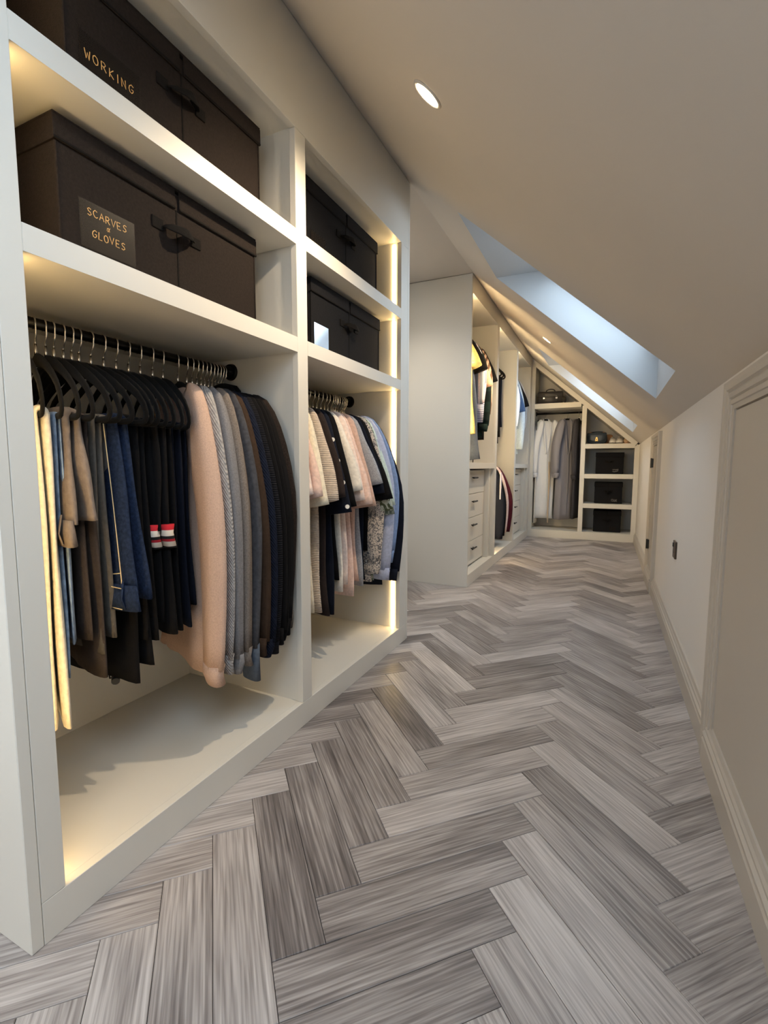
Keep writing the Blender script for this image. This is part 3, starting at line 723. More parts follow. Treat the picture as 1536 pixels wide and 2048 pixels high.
def top(loc, rz, label, what, mat, group, hgroup, cat='top', L=.72, sleeve='short', sl=None, hwS=.178, hwH=.225, th=.014, fold=.004, collar=None, cuff=None, flare=.07, name='hanging_top', with_hanger=True, body_mat=None, buttons=0, cuff_len=.05, sleeve_mat=None, out=0.0, n=30, hem_slope=0.0, slw=1.0, slv=0.0):
    SEED[0] += 1; rnd = random.Random(SEED[0])
    o = empty(name, loc, rz, label=label, cat=cat, group=group)
    MB().rings(body_rings(rnd, L, hwS, hwH, th, fold, n=n, hem_slope=hem_slope)).build('body', body_mat or mat, o, True)
    sm = sleeve_mat or mat
    if sleeve:
        for s in (1, -1):
            ob_ = out; out = out if s > 0 or slv else -.03
            if sleeve == 'short':
                l = sl or .26
                pth = [(.112, -.116), (.152, -.148), (.186+out*.4, -.155-l*.30), (.212+out*.8, -.155-l*.65), (.230+out, -.155-l)]
                ra = [.030, .045, .052, .052+flare*.22, .054+flare*.36]; rb = [th*.9, th*1.15, th*1.3, th*1.35, th*1.45]
            else:
                l = sl or .62
                pth = [(.112, -.116), (.152, -.148), (.188+out*.4, -.155-l*.16), (.222+out, -.155-l*.42), (.228+out, -.155-l*.70), (.222+out*.8, -.155-l)]
                ra = [.030, .045, .056, .056, .052, .045]; rb = [th*.9, th*1.15, th*1.4, th*1.35, th*1.3, th*1.15]
            m_ = 13; out = ob_
            pp = interp([(p[0], p[1], a, b) for p, a, b in zip(pth, ra, rb)], m_)
            ks = min(1.0, hwS/.17); pp = [(s*q[0]*ks, q[1], q[2]*slw, q[3]*slw) for q in pp]
            ob = MB().rings(sleeve_rings(rnd, [q[:2] for q in pp], [q[2] for q in pp], [q[3] for q in pp], .15 if sleeve == 'long' else .10)).build('sleeve', sm, o, True); ob.location = (0, slv, 0)
            if s > 0: pfront = pp
            if cuff and sleeve == 'long':
                q = pp[-1]; qa = pp[-3]; dx = (q[0]-qa[0])*.4
                MB().rings(sleeve_rings(rnd, [(q[0], q[1]+.010), (q[0]+dx*.3, q[1]-cuff_len*.4), (q[0]+dx*.6, q[1]-cuff_len)], [q[2]*1.02, q[2]*.95, q[2]*.88], [q[3]*1.08, q[3]*1.02, q[3]*.95], .03)).build('cuff', cuff, ob, True)
    if collar:
        b = MB(); pts = []
        for k in range(24):
            a = 2*math.pi*k/24; pts.append((.074*math.cos(a), .013*math.sin(a), -.088 - .006*math.cos(a)))
        b.tube(pts, .012 if collar is not True else .008, 8, closed=True, flat=.004, up=(0, 0, 1) if False else (0, 1, 0))
        b.build('collar', mat if collar is True else collar, o, True)
    if buttons:
        for k in range(buttons):
            q = pfront[5+2*k]
            MB().cyl((q[0]+q[2]*.93, -q[3]*.35, q[1]), (.9, -.35, .1), .0085, .006, 12).build('button', M_BUTTON, o)
    if with_hanger: hanger(loc, rz, what, hgroup)
    return o
M_BUTTON = plain('pearl_button', (235, 232, 226), 0.25)

def trousers(loc, rz, label, what, mat, group, hgroup, u0=-.12, u1=.165, Lf=.55, Lb=.50, th=.010, fold=.003, waist=None, spread=.01, name='folded_trousers', cat='trousers', loops=None, stitch=None, crease=False, shift=0.0):
    SEED[0] += 1; rnd = random.Random(SEED[0])
    o = empty(name, loc, rz, label=label, cat=cat, group=group)
    zb = -.216; n = 18; ph = [rnd.uniform(0, 6.28) for _ in range(5)]
    th = th*1.55; tv = th*.52; rows = 15; path = []
    for k in range(rows): f = 1-k/rows; path.append((-th*.5-.005*f*f, zb-.004-Lf*f, f, -1))
    for k in range(7):
        a = math.pi*(1-k/6); path.append((th*.5*math.cos(a), zb-.004+th*.55*math.sin(a), 0.0, -1 if k < 3 else 1))
    for k in range(1, rows+1): f = k/rows; path.append((th*.5+.005*f*f, zb-.004-Lb*f, f, 1))
    rings = []; N = len(path)
    for i, (v, z, f, side) in enumerate(path):
        a0, a1 = path[max(i-1, 0)], path[min(i+1, N-1)]; tx, tz = a1[0]-a0[0], a1[1]-a0[1]; l = math.hypot(tx, tz) or 1; nx, nz = -tz/l, tx/l
        hw = (u1-u0)/2 + spread*f; uc = (u0+u1)/2 + shift*f + .004*math.sin(6*f+ph[0]+side); ring = []
        for k in range(n):
            a = 2*math.pi*k/n; cu = sgnpow(math.cos(a), .72); u = uc+hw*cu
            t_ = tv*(1+.18*math.sin(9*f+ph[1]+side))*sgnpow(math.sin(a), .7)
            d = fold*min(1, 2*f)*(math.sin(38*u+ph[2]+2*f+side)+.5*math.sin(80*u+ph[3]-2*f))
            if crease: d += .004*side*math.exp(-((cu-.2)/.15)**2)*min(1, f*3)
            ring.append((u, v+nx*t_+d, z+nz*t_ + (.005*math.sin(14*u+ph[4]) if f > .95 else 0)))
        rings.append(ring)
    leg = MB().rings(rings).build('legs', mat, o, True)
    if waist:
        wm, wh = waist; z1 = zb-Lf+.010; z0 = z1-wh; bw = MB()
        n = 20; rr = []
        uc = (u0+u1)/2+shift; hw = (u1-u0)/2+spread+.006
        for j, z in enumerate((z1, (z0+z1)/2, z0)):
            rr.append([(uc+hw*(1+.03*j)*sgnpow(math.cos(2*math.pi*k/n), .8), -th-.002+(.011+.003*j)*sgnpow(math.sin(2*math.pi*k/n), .8)+.003*math.sin(3*2*math.pi*k/n+ph[4]), z) for k in range(n)])
        wo = bw.rings(rr).build('waistband', wm, o, True)
        if loops:
            for c in (.15, .62, .9):
                x = uc-hw+2*hw*c
                MB().tube([(x-.004, -th-.012, z1+.012), (x, -th-.020, (z0+z1)/2), (x+.005, -th-.015, z0+.004)], .006, 6, flat=.0018, up=(0, 1, 0)).build('belt_loop', loops, wo, True)
        if stitch:
            for z in (z1-.004, z0+.004):
                MB().tube([(uc-hw*1.0+2*hw*c, -th-.0185, z) for c in (.10, .3, .6, .90)], .0012, 5, up=(0, 1, 0)).build('stitching', stitch, wo)
    if stitch:
        zs = zb-Lf*.28
        zf = lambda f_: -th*1.10-.006-.006*f_*f_
        P_ = lambda c_, f_: ((u0+u1)/2+shift*f_+((u1-u0)/2+spread*f_)*c_, zf(f_), zb-Lf*f_)
        for pts in ([P_(.82, .03), P_(.82, .5), P_(.82, .97)], [P_(-.45, .42), P_(-.45, .72), P_(-.05, .80), P_(.40, .72), P_(.42, .42)], [P_(-.50, .42), P_(0, .45), P_(.46, .42)], [P_(-.8, .90), P_(0, .94), P_(.8, .90)]):
            MB().tube(interp(pts, 10), .0012, 5, up=(0, 1, 0)).build('stitching', stitch, leg)
    hanger(loc, rz, what, hgroup)
    return o

def nm(what):
    for key, n_ in (('T-shirt', 't_shirt'), ('cardigan', 'cardigan'), ('blouse', 'blouse'), ('dress', 'dress'), ('skirt', 'skirt'), ('shirt', 'shirt'), ('jumper', 'jumper'), ('jacket', 'jacket'), ('blazer', 'blazer'), ('coat', 'coat'), ('knit', 'jumper'), ('zip-up', 'sweatshirt')):
        if key in what: return n_
    return 'garment'
def C(name, rgb, **k):
    if name not in MATS: MATS[name] = fabric(name, rgb, **k)
    return MATS[name]
def R1(y): return (RAIL_X, y, RAIL_Z)
D = math.radians
G1, H1 = 'clothes on the near rail', 'hangers on the near rail'
G2, H2 = 'tops on the second rail', 'hangers on the second rail'
cream = C('cream_cotton', (214, 206, 188)); lden = C('pale_denim', (128, 146, 170), var=.3, scale=60); taupe = C('taupe_twill', (122, 110, 101)); brn = C('dark_brown_jersey', (62, 54, 50))
olive = C('olive_grey_wool', (86, 81, 75)); jean = C('indigo_denim', (32, 43, 66), var=.35, scale=140); blk = C('black_cotton', (17, 16, 17)); blk2 = C('soft_black_jersey', (21, 20, 21)); nvy = C('navy_cotton', (18, 21, 32))
sweat = C('taupe_sweatshirt_fleece', (98, 93, 89))
trousers(R1(.648), D(-21), 'cream trousers with long legs at the left end of the near rail', 'cream trousers', cream, G1, H1, Lf=.655, Lb=.66, th=.012, u1=.185, u0=-.03, shift=.012, stitch=None)
trousers(R1(.676), D(-19), 'pale blue jeans just behind the cream trousers', 'pale blue jeans', lden, G1, H1, Lf=.57, Lb=.50, th=.006, u1=.165, u0=-.02, fold=.004)
trousers(R1(.698), D(-16), 'taupe jeans with waistband and belt loops hanging lowermost', 'taupe jeans', taupe, G1, H1, Lf=.235, Lb=.23, th=.016, u1=.165, u0=-.06, waist=(taupe, .055), loops=taupe, spread=.020, shift=.025)
trousers(R1(.716), D(-13), 'dark brown long trousers between the taupe jeans and grey trousers', 'dark brown trousers', brn, G1, H1, Lf=.50, Lb=.60, th=.010, u1=.150, u0=-.04, fold=.004)
trousers(R1(.738), D(-9), 'olive grey pressed trousers left of the blue jeans', 'olive grey trousers', olive, G1, H1, Lf=.55, Lb=.52, th=.011, u1=.150, u0=-.10, crease=True, fold=.003)
trousers(R1(.758), D(-8), 'taupe jogging bottoms folded short above the blue jeans', 'taupe jogging bottoms', sweat, G1, H1, Lf=.15, Lb=.20, th=.012, u1=.135, u0=-.10, fold=.003)
trousers(R1(.776), D(-5), 'dark blue jeans with pale stitching and waistband at bottom', 'dark blue jeans', jean, G1, H1, Lf=.40, Lb=.42, th=.014, u1=.165, u0=-.09, waist=(jean, .058), loops=jean, stitch=M_STITCH, spread=.030, shift=.030)
jog = trousers(R1(.806), D(-3), 'black jogging bottoms with a drawcord toggle at the hem', 'black jogging bottoms with toggle', blk, G1, H1, Lf=.655, Lb=.62, th=.014, u1=.15, u0=-.20, spread=.02)
tg = MB(); tg.cyl((.06, -.016, -.875), (.6, -.4, -.2), .010, .024, 12); tg.tube([(.03, -.016, -.868), (.05, -.026, -.880), (.085, -.024, -.868)], .002, 6); tg.build('toggle', M_BLACKP, jog)
trousers(R1(.840), D(-8), 'black trousers with zip pocket right of the blue jeans', 'black zip-pocket trousers', blk2, G1, H1, Lf=.54, Lb=.55, th=.012, u1=.155, u0=-.13, spread=.02)
trousers(R1(.875), D(-12), 'plain black trousers in the middle of the near rail', 'plain black trousers', blk, G1, H1, Lf=.50, Lb=.52, th=.012, u1=.150, u0=-.13, spread=.02, crease=True)
M_CUFF, nt_, b_ = new_mat('striped_rib_cuff')
_tc = nt_.nodes.new('ShaderNodeTexCoord'); _sx = nt_.nodes.new('ShaderNodeSeparateXYZ'); _rp = nt_.nodes.new('ShaderNodeValToRGB'); _rp.color_ramp.interpolation = 'CONSTANT'
nt_.links.new(_tc.outputs['Generated'], _sx.inputs[0]); nt_.links.new(_sx.outputs['Z'], _rp.inputs[0]); nt_.links.new(_rp.outputs[0], b_.inputs['Base Color']); b_.inputs['Roughness'].default_value = .9
_e = _rp.color_ramp.elements; _e[0].position = 0; _e[0].color = (*lin((22, 20, 20)), 1); _e[1].position = .10; _e[1].color = (*lin((226, 214, 200)), 1)
for p_, c_ in ((.30, (176, 24, 40)), (.40, (22, 20, 20)), (.52, (226, 214, 200)), (.76, (186, 24, 40)), (.99, (22, 20, 20))): _x = _e.new(p_); _x.color = (*lin(c_), 1)
tr = trousers(R1(.912), D(-15), 'black track trousers with red and white striped ankle cuffs', 'striped-cuff track trousers', blk2, G1, H1, Lf=.27, Lb=.55, th=.013, u1=.175, u0=-.08, spread=.01)
for x, v_ in ((.155, -.022), (.165, .010)):
    c_ = MB().rings(sleeve_rings(random.Random(3), [(x, -.478), (x+.002, -.500), (x+.004, -.540)], [.024, .023, .022], [.016, .0155, .015], .03)).build('ankle_cuff', M_CUFF, tr, True); c_.location = (0, v_, 0)
trousers(R1(.948), D(-18), 'slim black trousers behind the striped cuffs', 'slim black trousers', blk, G1, H1, Lf=.52, Lb=.55, th=.012, u1=.165, u0=-.13, spread=.015)
trousers(R1(.988), D(-21), 'navy trousers second left of the pink jumper', 'navy trousers', nvy, G1, H1, Lf=.50, Lb=.55, th=.011, u1=.165, u0=-.13, spread=.015)
trousers(R1(1.024), D(-24), 'short navy trousers directly left of the pink jumper', 'short navy trousers', nvy, G1, H1, Lf=.55, Lb=.50, th=.011, u1=.150, u0=-.13, spread=.01)

pinkj = C('dusty_pink_knit', (198, 168, 150), var=.10, scale=260); lgrey = C('light_grey_cable_knit', (168, 164, 162), var=.2, weave='cable'); mgrey = C('mid_grey_fine_knit', (128, 126, 128), var=.18, scale=240)
tgrey = C('taupe_grey_melange', (124, 114, 106), var=.25, scale=260); cgrey = C('charcoal_knit', (72, 72, 76), var=.2); brown = C('chocolate_brown_knit', (60, 46, 36), var=.15); nvk = C('navy_cable_knit', (24, 29, 44), weave='cable', var=.25); blkr = C('black_ribbed_knit', (26, 26, 30), weave='rib_h', var=.25)
blk3 = C('brown_black_fleece', (40, 33, 30), var=.4, scale=220); slate = C('slate_blue_rib', (84, 92, 104))
tops1 = [
 (1.078, 25, 'dusty pink long-sleeved jumper, brightest item on the near rail', 'dusty pink jumper', pinkj, dict(out=0.012, L=.84, sl=.74, th=.021, cuff=pinkj, fold=.006, hwH=.235)),
 (1.112, 23, 'light grey cable-knit jumper right of the pink jumper', 'light grey cable-knit jumper', lgrey, dict(out=0.012, L=.80, sl=.72, th=.014, cuff=lgrey)),
 (1.134, 20, 'mid grey fine-knit jumper second right of the pink jumper', 'mid grey jumper', mgrey, dict(out=0.012, L=.80, sl=.73, th=.014, cuff=mgrey)),
 (1.153, 17, 'taupe grey melange jumper third right of the pink jumper', 'taupe grey jumper', tgrey, dict(out=0.012, L=.80, sl=.72, th=.014, cuff=tgrey)),
 (1.170, 14, 'charcoal jumper with longer slate-blue cuffs', 'charcoal jumper', cgrey, dict(out=0.012, L=.80, sl=.72, th=.013, cuff=slate, cuff_len=.11)),
 (1.186, 11, 'chocolate brown jumper on the right half of the near rail', 'chocolate brown jumper', brown, dict(out=0.014, L=.79, sl=.71, th=.016, cuff=brown)),
 (1.202, 8, 'navy cable-knit jumper right of the brown jumper', 'navy cable-knit jumper', nvk, dict(out=0.016, L=.78, sl=.72, th=.014, cuff=nvk)),
 (1.217, 6, 'chunky black ribbed jumper right of the navy cable knit', 'chunky black ribbed jumper', blkr, dict(out=0.016, L=.78, sl=.72, th=.017, cuff=blkr)),
 (1.231, 4, 'plain black jumper between the ribbed jumper and the hooded jacket', 'plain black jumper', blk2, dict(out=0.016, L=.76, sl=.70, th=.014, cuff=blk2)),
 (1.245, 2, 'black zip-up top near the right end of the near rail', 'black zip-up top', blk, dict(out=0.016, L=.76, sl=.69, th=.013, cuff=blk)),
 (1.257, 1, 'black hooded jacket near the divider', 'black hooded jacket', blk2, dict(out=0.014, L=.75, sl=.68, th=.013, cuff=blk, collar=blk2)),
 (1.268, 0, 'brown-black fleece jacket last on the near rail by the divider', 'brown-black fleece jacket', blk3, dict(out=0.012, L=.72, sl=.66, th=.013, cuff=olive)),
]
for y, ph, lb, wt, m, kw in tops1:
    g_ = top(R1(y), D(-ph), lb, wt, m, G1, H1, cat='jumper', sleeve='long', name=nm(wt), hwS=.172, **kw)
    if 'hooded' in lb:
        MB().rings([[(.03+.055*s_*math.cos(2*math.pi*k/16), .004+.016*s_*math.sin(2*math.pi*k/16), z_) for k in range(16)] for z_, s_ in ((-.125, .9), (-.100, 1.05), (-.075, 1.0), (-.058, .7), (-.052, .25))]).build('hood', m, g_, True)

pw = C('pale_pink_cotton', (236, 216, 206)); pk = C('blush_cotton', (230, 200, 186)); crm = C('pale_cream_cotton', (232, 222, 200)); rib = C('stone_ribbed_jersey', (202, 186, 170), weave='rib_h'); dbr = C('dark_brown_cotton', (48, 40, 38)); ivory = C('ivory_knit', (232, 224, 212)); rose = C('dusky_rose_cotton', (204, 172, 156)); gry = C('grey_marl_jersey', (158, 160, 166), var=.2, scale=180)
leaf = C('leaf_print_cotton', (196, 200, 184), pattern='print', rgb2=(92, 98, 70), pscale=18); mint = C('pale_mint_cotton', (198, 212, 204)); pais = C('paisley_print_cotton', (206, 194, 182), pattern='print', rgb2=(110, 108, 110), pscale=60); lav = C('lavender_oxford_cotton', (178, 184, 208)); blu = C('chambray_blue_cotton', (128, 150, 190)); dot = C('speckled_brown_knit', (44, 36, 34), pattern='dots', rgb2=(130, 116, 104), pscale=150); chk = C('green_check_cotton', (96, 108, 96), pattern='check', rgb2=(150, 156, 146), pscale=70)
white = C('white_cotton', (236, 236, 238)); dnv = C('dark_navy_cotton', (22, 26, 38))
def R2(y): return (RAIL_X, y, RAIL_Z)
tops2 = [
 (1.500, 24, 'pale pink T-shirt leftmost on the second rail', 'leftmost pale pink T-shirt', pw, dict(sl=.28, L=.79, body_mat=None)),
 (1.545, 24, 'blush pink T-shirt second on the second rail', 'blush pink T-shirt', pk, dict(sl=.29, L=.76)),
 (1.590, 23, 'pale cream T-shirt third on the second rail', 'pale cream T-shirt', crm, dict(sl=.32, L=.80)),
 (1.640, 22, 'stone ribbed T-shirt with long body on the second rail', 'stone ribbed T-shirt', rib, dict(sl=.31, L=.82, th=.017)),
 (1.682, 20, 'dark brown T-shirt between the stone ribbed and navy tops', 'dark brown T-shirt', dbr, dict(sl=.30, L=.84)),
 (1.715, 19, 'dark navy cardigan with pearl buttons on the second rail', 'dark navy buttoned cardigan', dnv, dict(sl=.36, L=.84, buttons=4)),
 (1.745, 18, 'black T-shirt behind the buttoned cardigan', 'black T-shirt behind the cardigan', blk, dict(sl=.34, L=.70)),
 (1.780, 17, 'ivory knitted T-shirt right of the black cardigan', 'ivory knitted T-shirt', ivory, dict(sl=.28, L=.77, th=.017)),
 (1.815, 15, 'pale pink T-shirt right of the ivory knit', 'pale pink T-shirt beside the ivory knit', pw, dict(sl=.32, L=.74)),
 (1.845, 13, 'blush T-shirt with turned-up sleeve in the middle of the second rail', 'blush turned-sleeve T-shirt', pk, dict(sl=.34, L=.80)),
 (1.880, 11, 'dusky rose T-shirt left of the grey marl one', 'dusky rose T-shirt', rose, dict(sl=.35, L=.74, th=.017)),
 (1.912, 9, 'grey marl T-shirt right of the dusky rose one', 'grey marl T-shirt', gry, dict(sl=.26, L=.77)),
 (1.940, 8, 'dark navy T-shirt right of the grey marl one', 'dark navy T-shirt', dnv, dict(sl=.30, L=.76)),
 (1.970, 6, 'black loose-sleeved T-shirt over the printed shirts', 'black loose-sleeved T-shirt', blk, dict(sl=.33, L=.62, flare=.14, th=.016)),
 (1.985, 5, 'paisley print long-sleeved blouse on the second rail', 'paisley blouse', pais, dict(sl=.62, L=.77, sleeve='long', cuff=pais, out=.0)),
 (1.999, 4, 'green leaf print blouse on the second rail', 'leaf print blouse', leaf, dict(sl=.38, L=.60, flare=.09)),
 (2.008, 3, 'green checked shirt mostly hidden by the lavender shirt', 'green checked shirt', chk, dict(sl=.40, L=.77)),
 (2.014, 2, 'pale mint blouse right of the leaf print', 'pale mint blouse', mint, dict(sl=.36, L=.60)),
 (2.030, 1, 'lavender long-sleeved shirt with creased cuffs', 'lavender shirt', lav, dict(sl=.66, L=.75, sleeve='long', cuff=lav, th=.016, out=.02, slw=1.1)),
 (2.054, 0, 'chambray blue shirt right of the lavender shirt', 'chambray blue shirt', blu, dict(sl=.58, L=.72, sleeve='long', cuff=blu, out=.028, th=.016, slw=1.1)),
 (2.072, 0, 'speckled brown knit with short sleeves near the light strip', 'speckled brown knit', dot, dict(sl=.38, L=.60, flare=.0, out=.004)),
 (2.084, -1, 'brown fine blouse behind the speckled knit', 'brown fine blouse', dbr, dict(sl=.60, L=.60, sleeve='long', th=.010)),
 (2.097, -1, 'dark navy long-sleeved shirt last on the second rail', 'last dark navy shirt', dnv, dict(sl=.68, L=.82, sleeve='long', cuff=dnv, th=.012, out=.035)),
]
for y, ph, lb, wt, m, kw in tops2:
    k = dict(sleeve='short', hwS=.172, th=.015, out=.016); k.update(kw)
    top(R2(y), D(-ph), lb, wt, m, G2, H2, cat='top', name=nm(wt), **k)

# middle wardrobe
def RZ(y, z): return (RAIL_X, y, z)
GA, HA = 'clothes in the first middle bay', 'hangers in the first middle bay'
yel = C('yellow_crochet', (232, 204, 128), pattern='dots', rgb2=(200, 165, 90), pscale=75); lil = C('pale_lilac_cotton', (222, 206, 210), pattern='stripes_x', rgb2=(140, 146, 160), pscale=9); stri = C('blue_white_striped_cotton', (226, 222, 232), pattern='stripes', rgb2=(110, 110, 140), pscale=22); peach = C('peach_cotton', (226, 176, 144)); grn = C('dark_green_check', (34, 50, 46), pattern='check', rgb2=(24, 34, 32), pscale=12); pst = C('brown_striped_cotton', (222, 190, 164), pattern='stripes_x', rgb2=(120, 92, 74), pscale=14); bgrey = C('blue_grey_wool', (86, 94, 108))
LA = [
 (3.64, 10, 'yellow crochet top at the front of the first middle bay', 'yellow crochet top', yel, dict(sleeve='short', sl=.22, L=.78, th=.050, hwS=.22, hwH=.285)),
 (3.80, 8, 'blue grey long skirt hanging low behind the yellow crochet', 'blue grey skirt', bgrey, dict(sleeve=None, L=1.00, th=.045, hwS=.19, hwH=.29, hem_slope=.12)),
 (3.83, 6, 'black top behind the yellow crochet', 'black top behind the crochet', blk, dict(sleeve='short', sl=.22, L=.76, th=.022)),
 (3.90, 6, 'pale lilac blouse with grey shadow stripe', 'pale lilac blouse', lil, dict(sleeve='long', sl=.46, L=.70, th=.025, cuff=stri, cuff_len=.15)),
 (3.98, 5, 'peach blouse in the first middle bay', 'peach blouse', peach, dict(sleeve='short', sl=.32, L=.62, th=.025)),
 (4.05, 4, 'dark green checked shirt in the first middle bay', 'dark green checked shirt', grn, dict(sleeve='long', sl=.62, L=.78, th=.030, cuff=grn)),
 (4.12, 3, 'brown and pink striped blouse by the stile', 'brown striped blouse', pst, dict(sleeve='long', sl=.52, L=.70, th=.022)),
 (4.18, 2, 'black dress last in the first middle bay', 'black dress by the stile', blk2, dict(sleeve='short', sl=.25, L=.80, th=.022)),
]
for y, ph, lb, wt, m, kw in LA:
    top(RZ(y, Z_A), D(-ph), lb, wt, m, GA, HA, cat='top', name=nm(wt), n=24, out=.012, **kw)
for y, x, l, w_ in ((3.84, -1.005, .34, 'longest'), (3.88, -1.0, .30, 'middle'), (3.90, -.998, .30, 'rightmost')):
    o = MB().tube([(x, y, 1.27), (x+.004, y+.004, 1.27-l*.5), (x, y-.004, 1.27-l)], .004, 6, flat=.0015).build('dress_tie', blk)
    tag(o, w_ + ' of three thin black ties hanging below the first middle bay clothes', 'tie', 'black ties below the first middle bay')
GB, HB = 'clothes in the second middle bay', 'hangers in the second middle bay'
for y, lb, wt, m, l in ((4.90, 'dark grey trousers nearest on the upper rail of the second middle bay', 'nearest dark grey trousers', cgrey, .60), (5.00, 'black trousers on the upper rail of the second middle bay', 'black trousers in the second middle bay', blk, .66), (5.08, 'dark navy trousers farthest on the upper rail of the second middle bay', 'farthest navy trousers', dnv, .55)):
    trousers(RZ(y, Z_B), D(-12), lb, wt, m, GB, HB, Lf=l, Lb=l*.9, u1=.17, u0=-.10, th=.016)
mar = C('maroon_wool', (74, 24, 36)); red = C('orange_red_cotton', (224, 62, 40)); bei = C('beige_wool', (196, 178, 160)); pinkw = C('pale_rose_satin', (222, 200, 196))
LB = [
 (4.56, 6, 'beige long-sleeved coat on the lower rail of the second middle bay', 'beige coat', bei, dict(L=.80, sl=.60, th=.014, hwS=.14, out=-.04)),
 (4.66, 6, 'orange red garment hanging lowest on the lower rail', 'orange red garment', red, dict(L=.86, sl=.45, th=.014, hwS=.14, hwH=.23, out=-.05)),
 (4.74, 5, 'navy blazer with a pale paper tag on its sleeve', 'navy blazer', dnv, dict(L=.74, sl=.66, th=.030)),
 (4.84, 4, 'black blazer on the lower rail behind the navy one', 'black blazer', blk, dict(L=.70, sl=.64, th=.030)),
 (4.94, 3, 'pale rose jacket with white collar on the lower rail', 'pale rose jacket', pinkw, dict(L=.66, sl=.62, th=.024, collar=white)),
 (5.02, 2, 'maroon jacket farthest on the lower rail', 'maroon jacket', mar, dict(L=.66, sl=.62, th=.030, out=.035)),
]
for y, ph, lb, wt, m, kw in LB:
    k = dict(out=.014); k.update(kw)
    o = top(RZ(y, Z_BL), D(-ph), lb, wt, m, GB, HB, cat='jacket', name=nm(wt), sleeve='long', n=24, **k)
    if wt == 'navy blazer':
        MB().box(.262, .268, -.050, -.008, -.42, -.16, .001).build('paper_tag', plain('pale_pink_paper', (232, 216, 220), .7), o)
GC, HC = 'clothes in the third middle bay', 'hangers in the third middle bay'
leo = C('animal_print_jersey', (226, 214, 196), pattern='print', rgb2=(36, 30, 28), pscale=26); lblu = C('pale_blue_denim_shirt', (196, 212, 226)); dbl = C('mid_blue_denim', (70, 96, 138)); gsh = C('pale_grey_jersey', (190, 190, 192))
LC = [
 (5.48, 5, 'white blouse first in the third middle bay', 'white blouse in the third middle bay', white, dict(L=.70, sleeve='long', sl=.55, th=.025)),
 (5.58, 5, 'long black dress hanging to the shelf in the third middle bay', 'long black dress', blk, dict(L=1.02, sleeve=None, th=.030, hwS=.18)),
 (5.64, 5, 'animal print top in the third middle bay', 'animal print top', leo, dict(L=.86, sleeve=None, th=.020)),
 (5.70, 4, 'mid blue denim shirt in the third middle bay', 'mid blue denim shirt', dbl, dict(L=.62, sleeve='short', sl=.38, th=.022)),
 (5.80, 3, 'pale blue long shirt in the third middle bay', 'pale blue long shirt', lblu, dict(L=.92, sleeve='long', sl=.80, th=.030, out=.02)),
 (5.92, 2, 'black sleeveless top right of the pale blue shirt', 'black sleeveless top', blk2, dict(L=.70, sleeve='short', sl=.30, th=.020)),
 (6.00, 2, 'pale grey top last in the third middle bay', 'pale grey top', gsh, dict(L=.70, sleeve='long', sl=.55, th=.022)),
]
for y, ph, lb, wt, m, kw in LC:
    k = dict(out=.010); k.update(kw)
    top(RZ(y, Z_C), D(-ph), lb, wt, m, GC, HC, cat='top', name=nm(wt), n=24, **k)

# bathrobes in the far unit
GR, HR = 'robes in the far unit', 'hangers in the far unit'
wrobe = C('white_towelling', (242, 243, 245), var=.04, scale=320, bump=.5); grobe = C('grey_towelling', (142, 140, 148), var=.08, scale=320, bump=.5); drobe = C('charcoal_towelling', (66, 64, 68), var=.1, scale=320, bump=.5); beig = C('beige_towelling', (206, 186, 164), var=.08, scale=320)
RY = Y3+.25
def robe(x, rz, label, what, mat, L, belt=None, sl=.62, dy=0.0, sx=.74, rout=.03):
    o = top((x, RY+dy, 1.585), rz, label, what, mat, GR, HR, cat='robe', L=L, sleeve='long', sl=sl, hwS=.175, hwH=.20, th=.045, fold=.010, name='bathrobe', cuff=mat, cuff_len=.05, n=34, out=rout, slw=1.25, slv=-.045, with_hanger=False)
    hanger((x, RY+dy, 1.585), rz, what, HR).scale = (sx, 1, 1)
    o.scale = (sx, 1, 1)
    # shawl collar running down both fronts, on the face towards the room
    for s in (1, -1):
        pts = [(s*.035, .020, -.085), (s*.058, -.020, -.105), (s*.062, -.050, -.20), (s*.045, -.058, -.34), (s*.014, -.060, -.52)]
        MB().tube(interp(pts, 14), [.026]*10+[.022, .018, .014, .010], 10, flat=.010, up=(0, 1, 0)).build('collar', mat, o, True)
    MB().tube(interp([(.008, -.062, -.50), (.012, -.064, -.80), (.004, -.060, -L-.05)], 12), .008, 6, flat=.004, up=(0, 1, 0)).build('front_edge', mat, o, True)
    if belt:
        MB().tube(interp([(.05, -.066, -.62), (.062, -.070, -.9), (.055, -.068, -1.42)], 10), .016, 8, flat=.005, up=(0, 1, 0)).build('belt', belt, o, True)
    return o
robe(-.765, D(30), 'white towelling bathrobe hanging in the far unit', 'white bathrobe', wrobe, 1.27, belt=beig, sx=.64)
robe(-.505, D(30), 'grey towelling bathrobe beside the white one', 'grey bathrobe', grobe, 1.27, sx=.66, rout=.015)
top((-.365, RY, 1.585), D(82), 'charcoal robe at the right end behind the grey one', 'charcoal robe', drobe, GR, HR, cat='robe', L=1.25, sleeve='long', sl=.64, hwS=.19, hwH=.20, th=.024, name='bathrobe', cuff=drobe, out=-.02)
top((-.868, RY+.05, 1.585), D(-88), 'off-white long dress at the left end behind the white robe', 'off-white dress', ivory, GR, HR, cat='dress', L=1.34, sleeve=None, hwS=.13, hwH=.14, th=.012, name='hanging_dress')

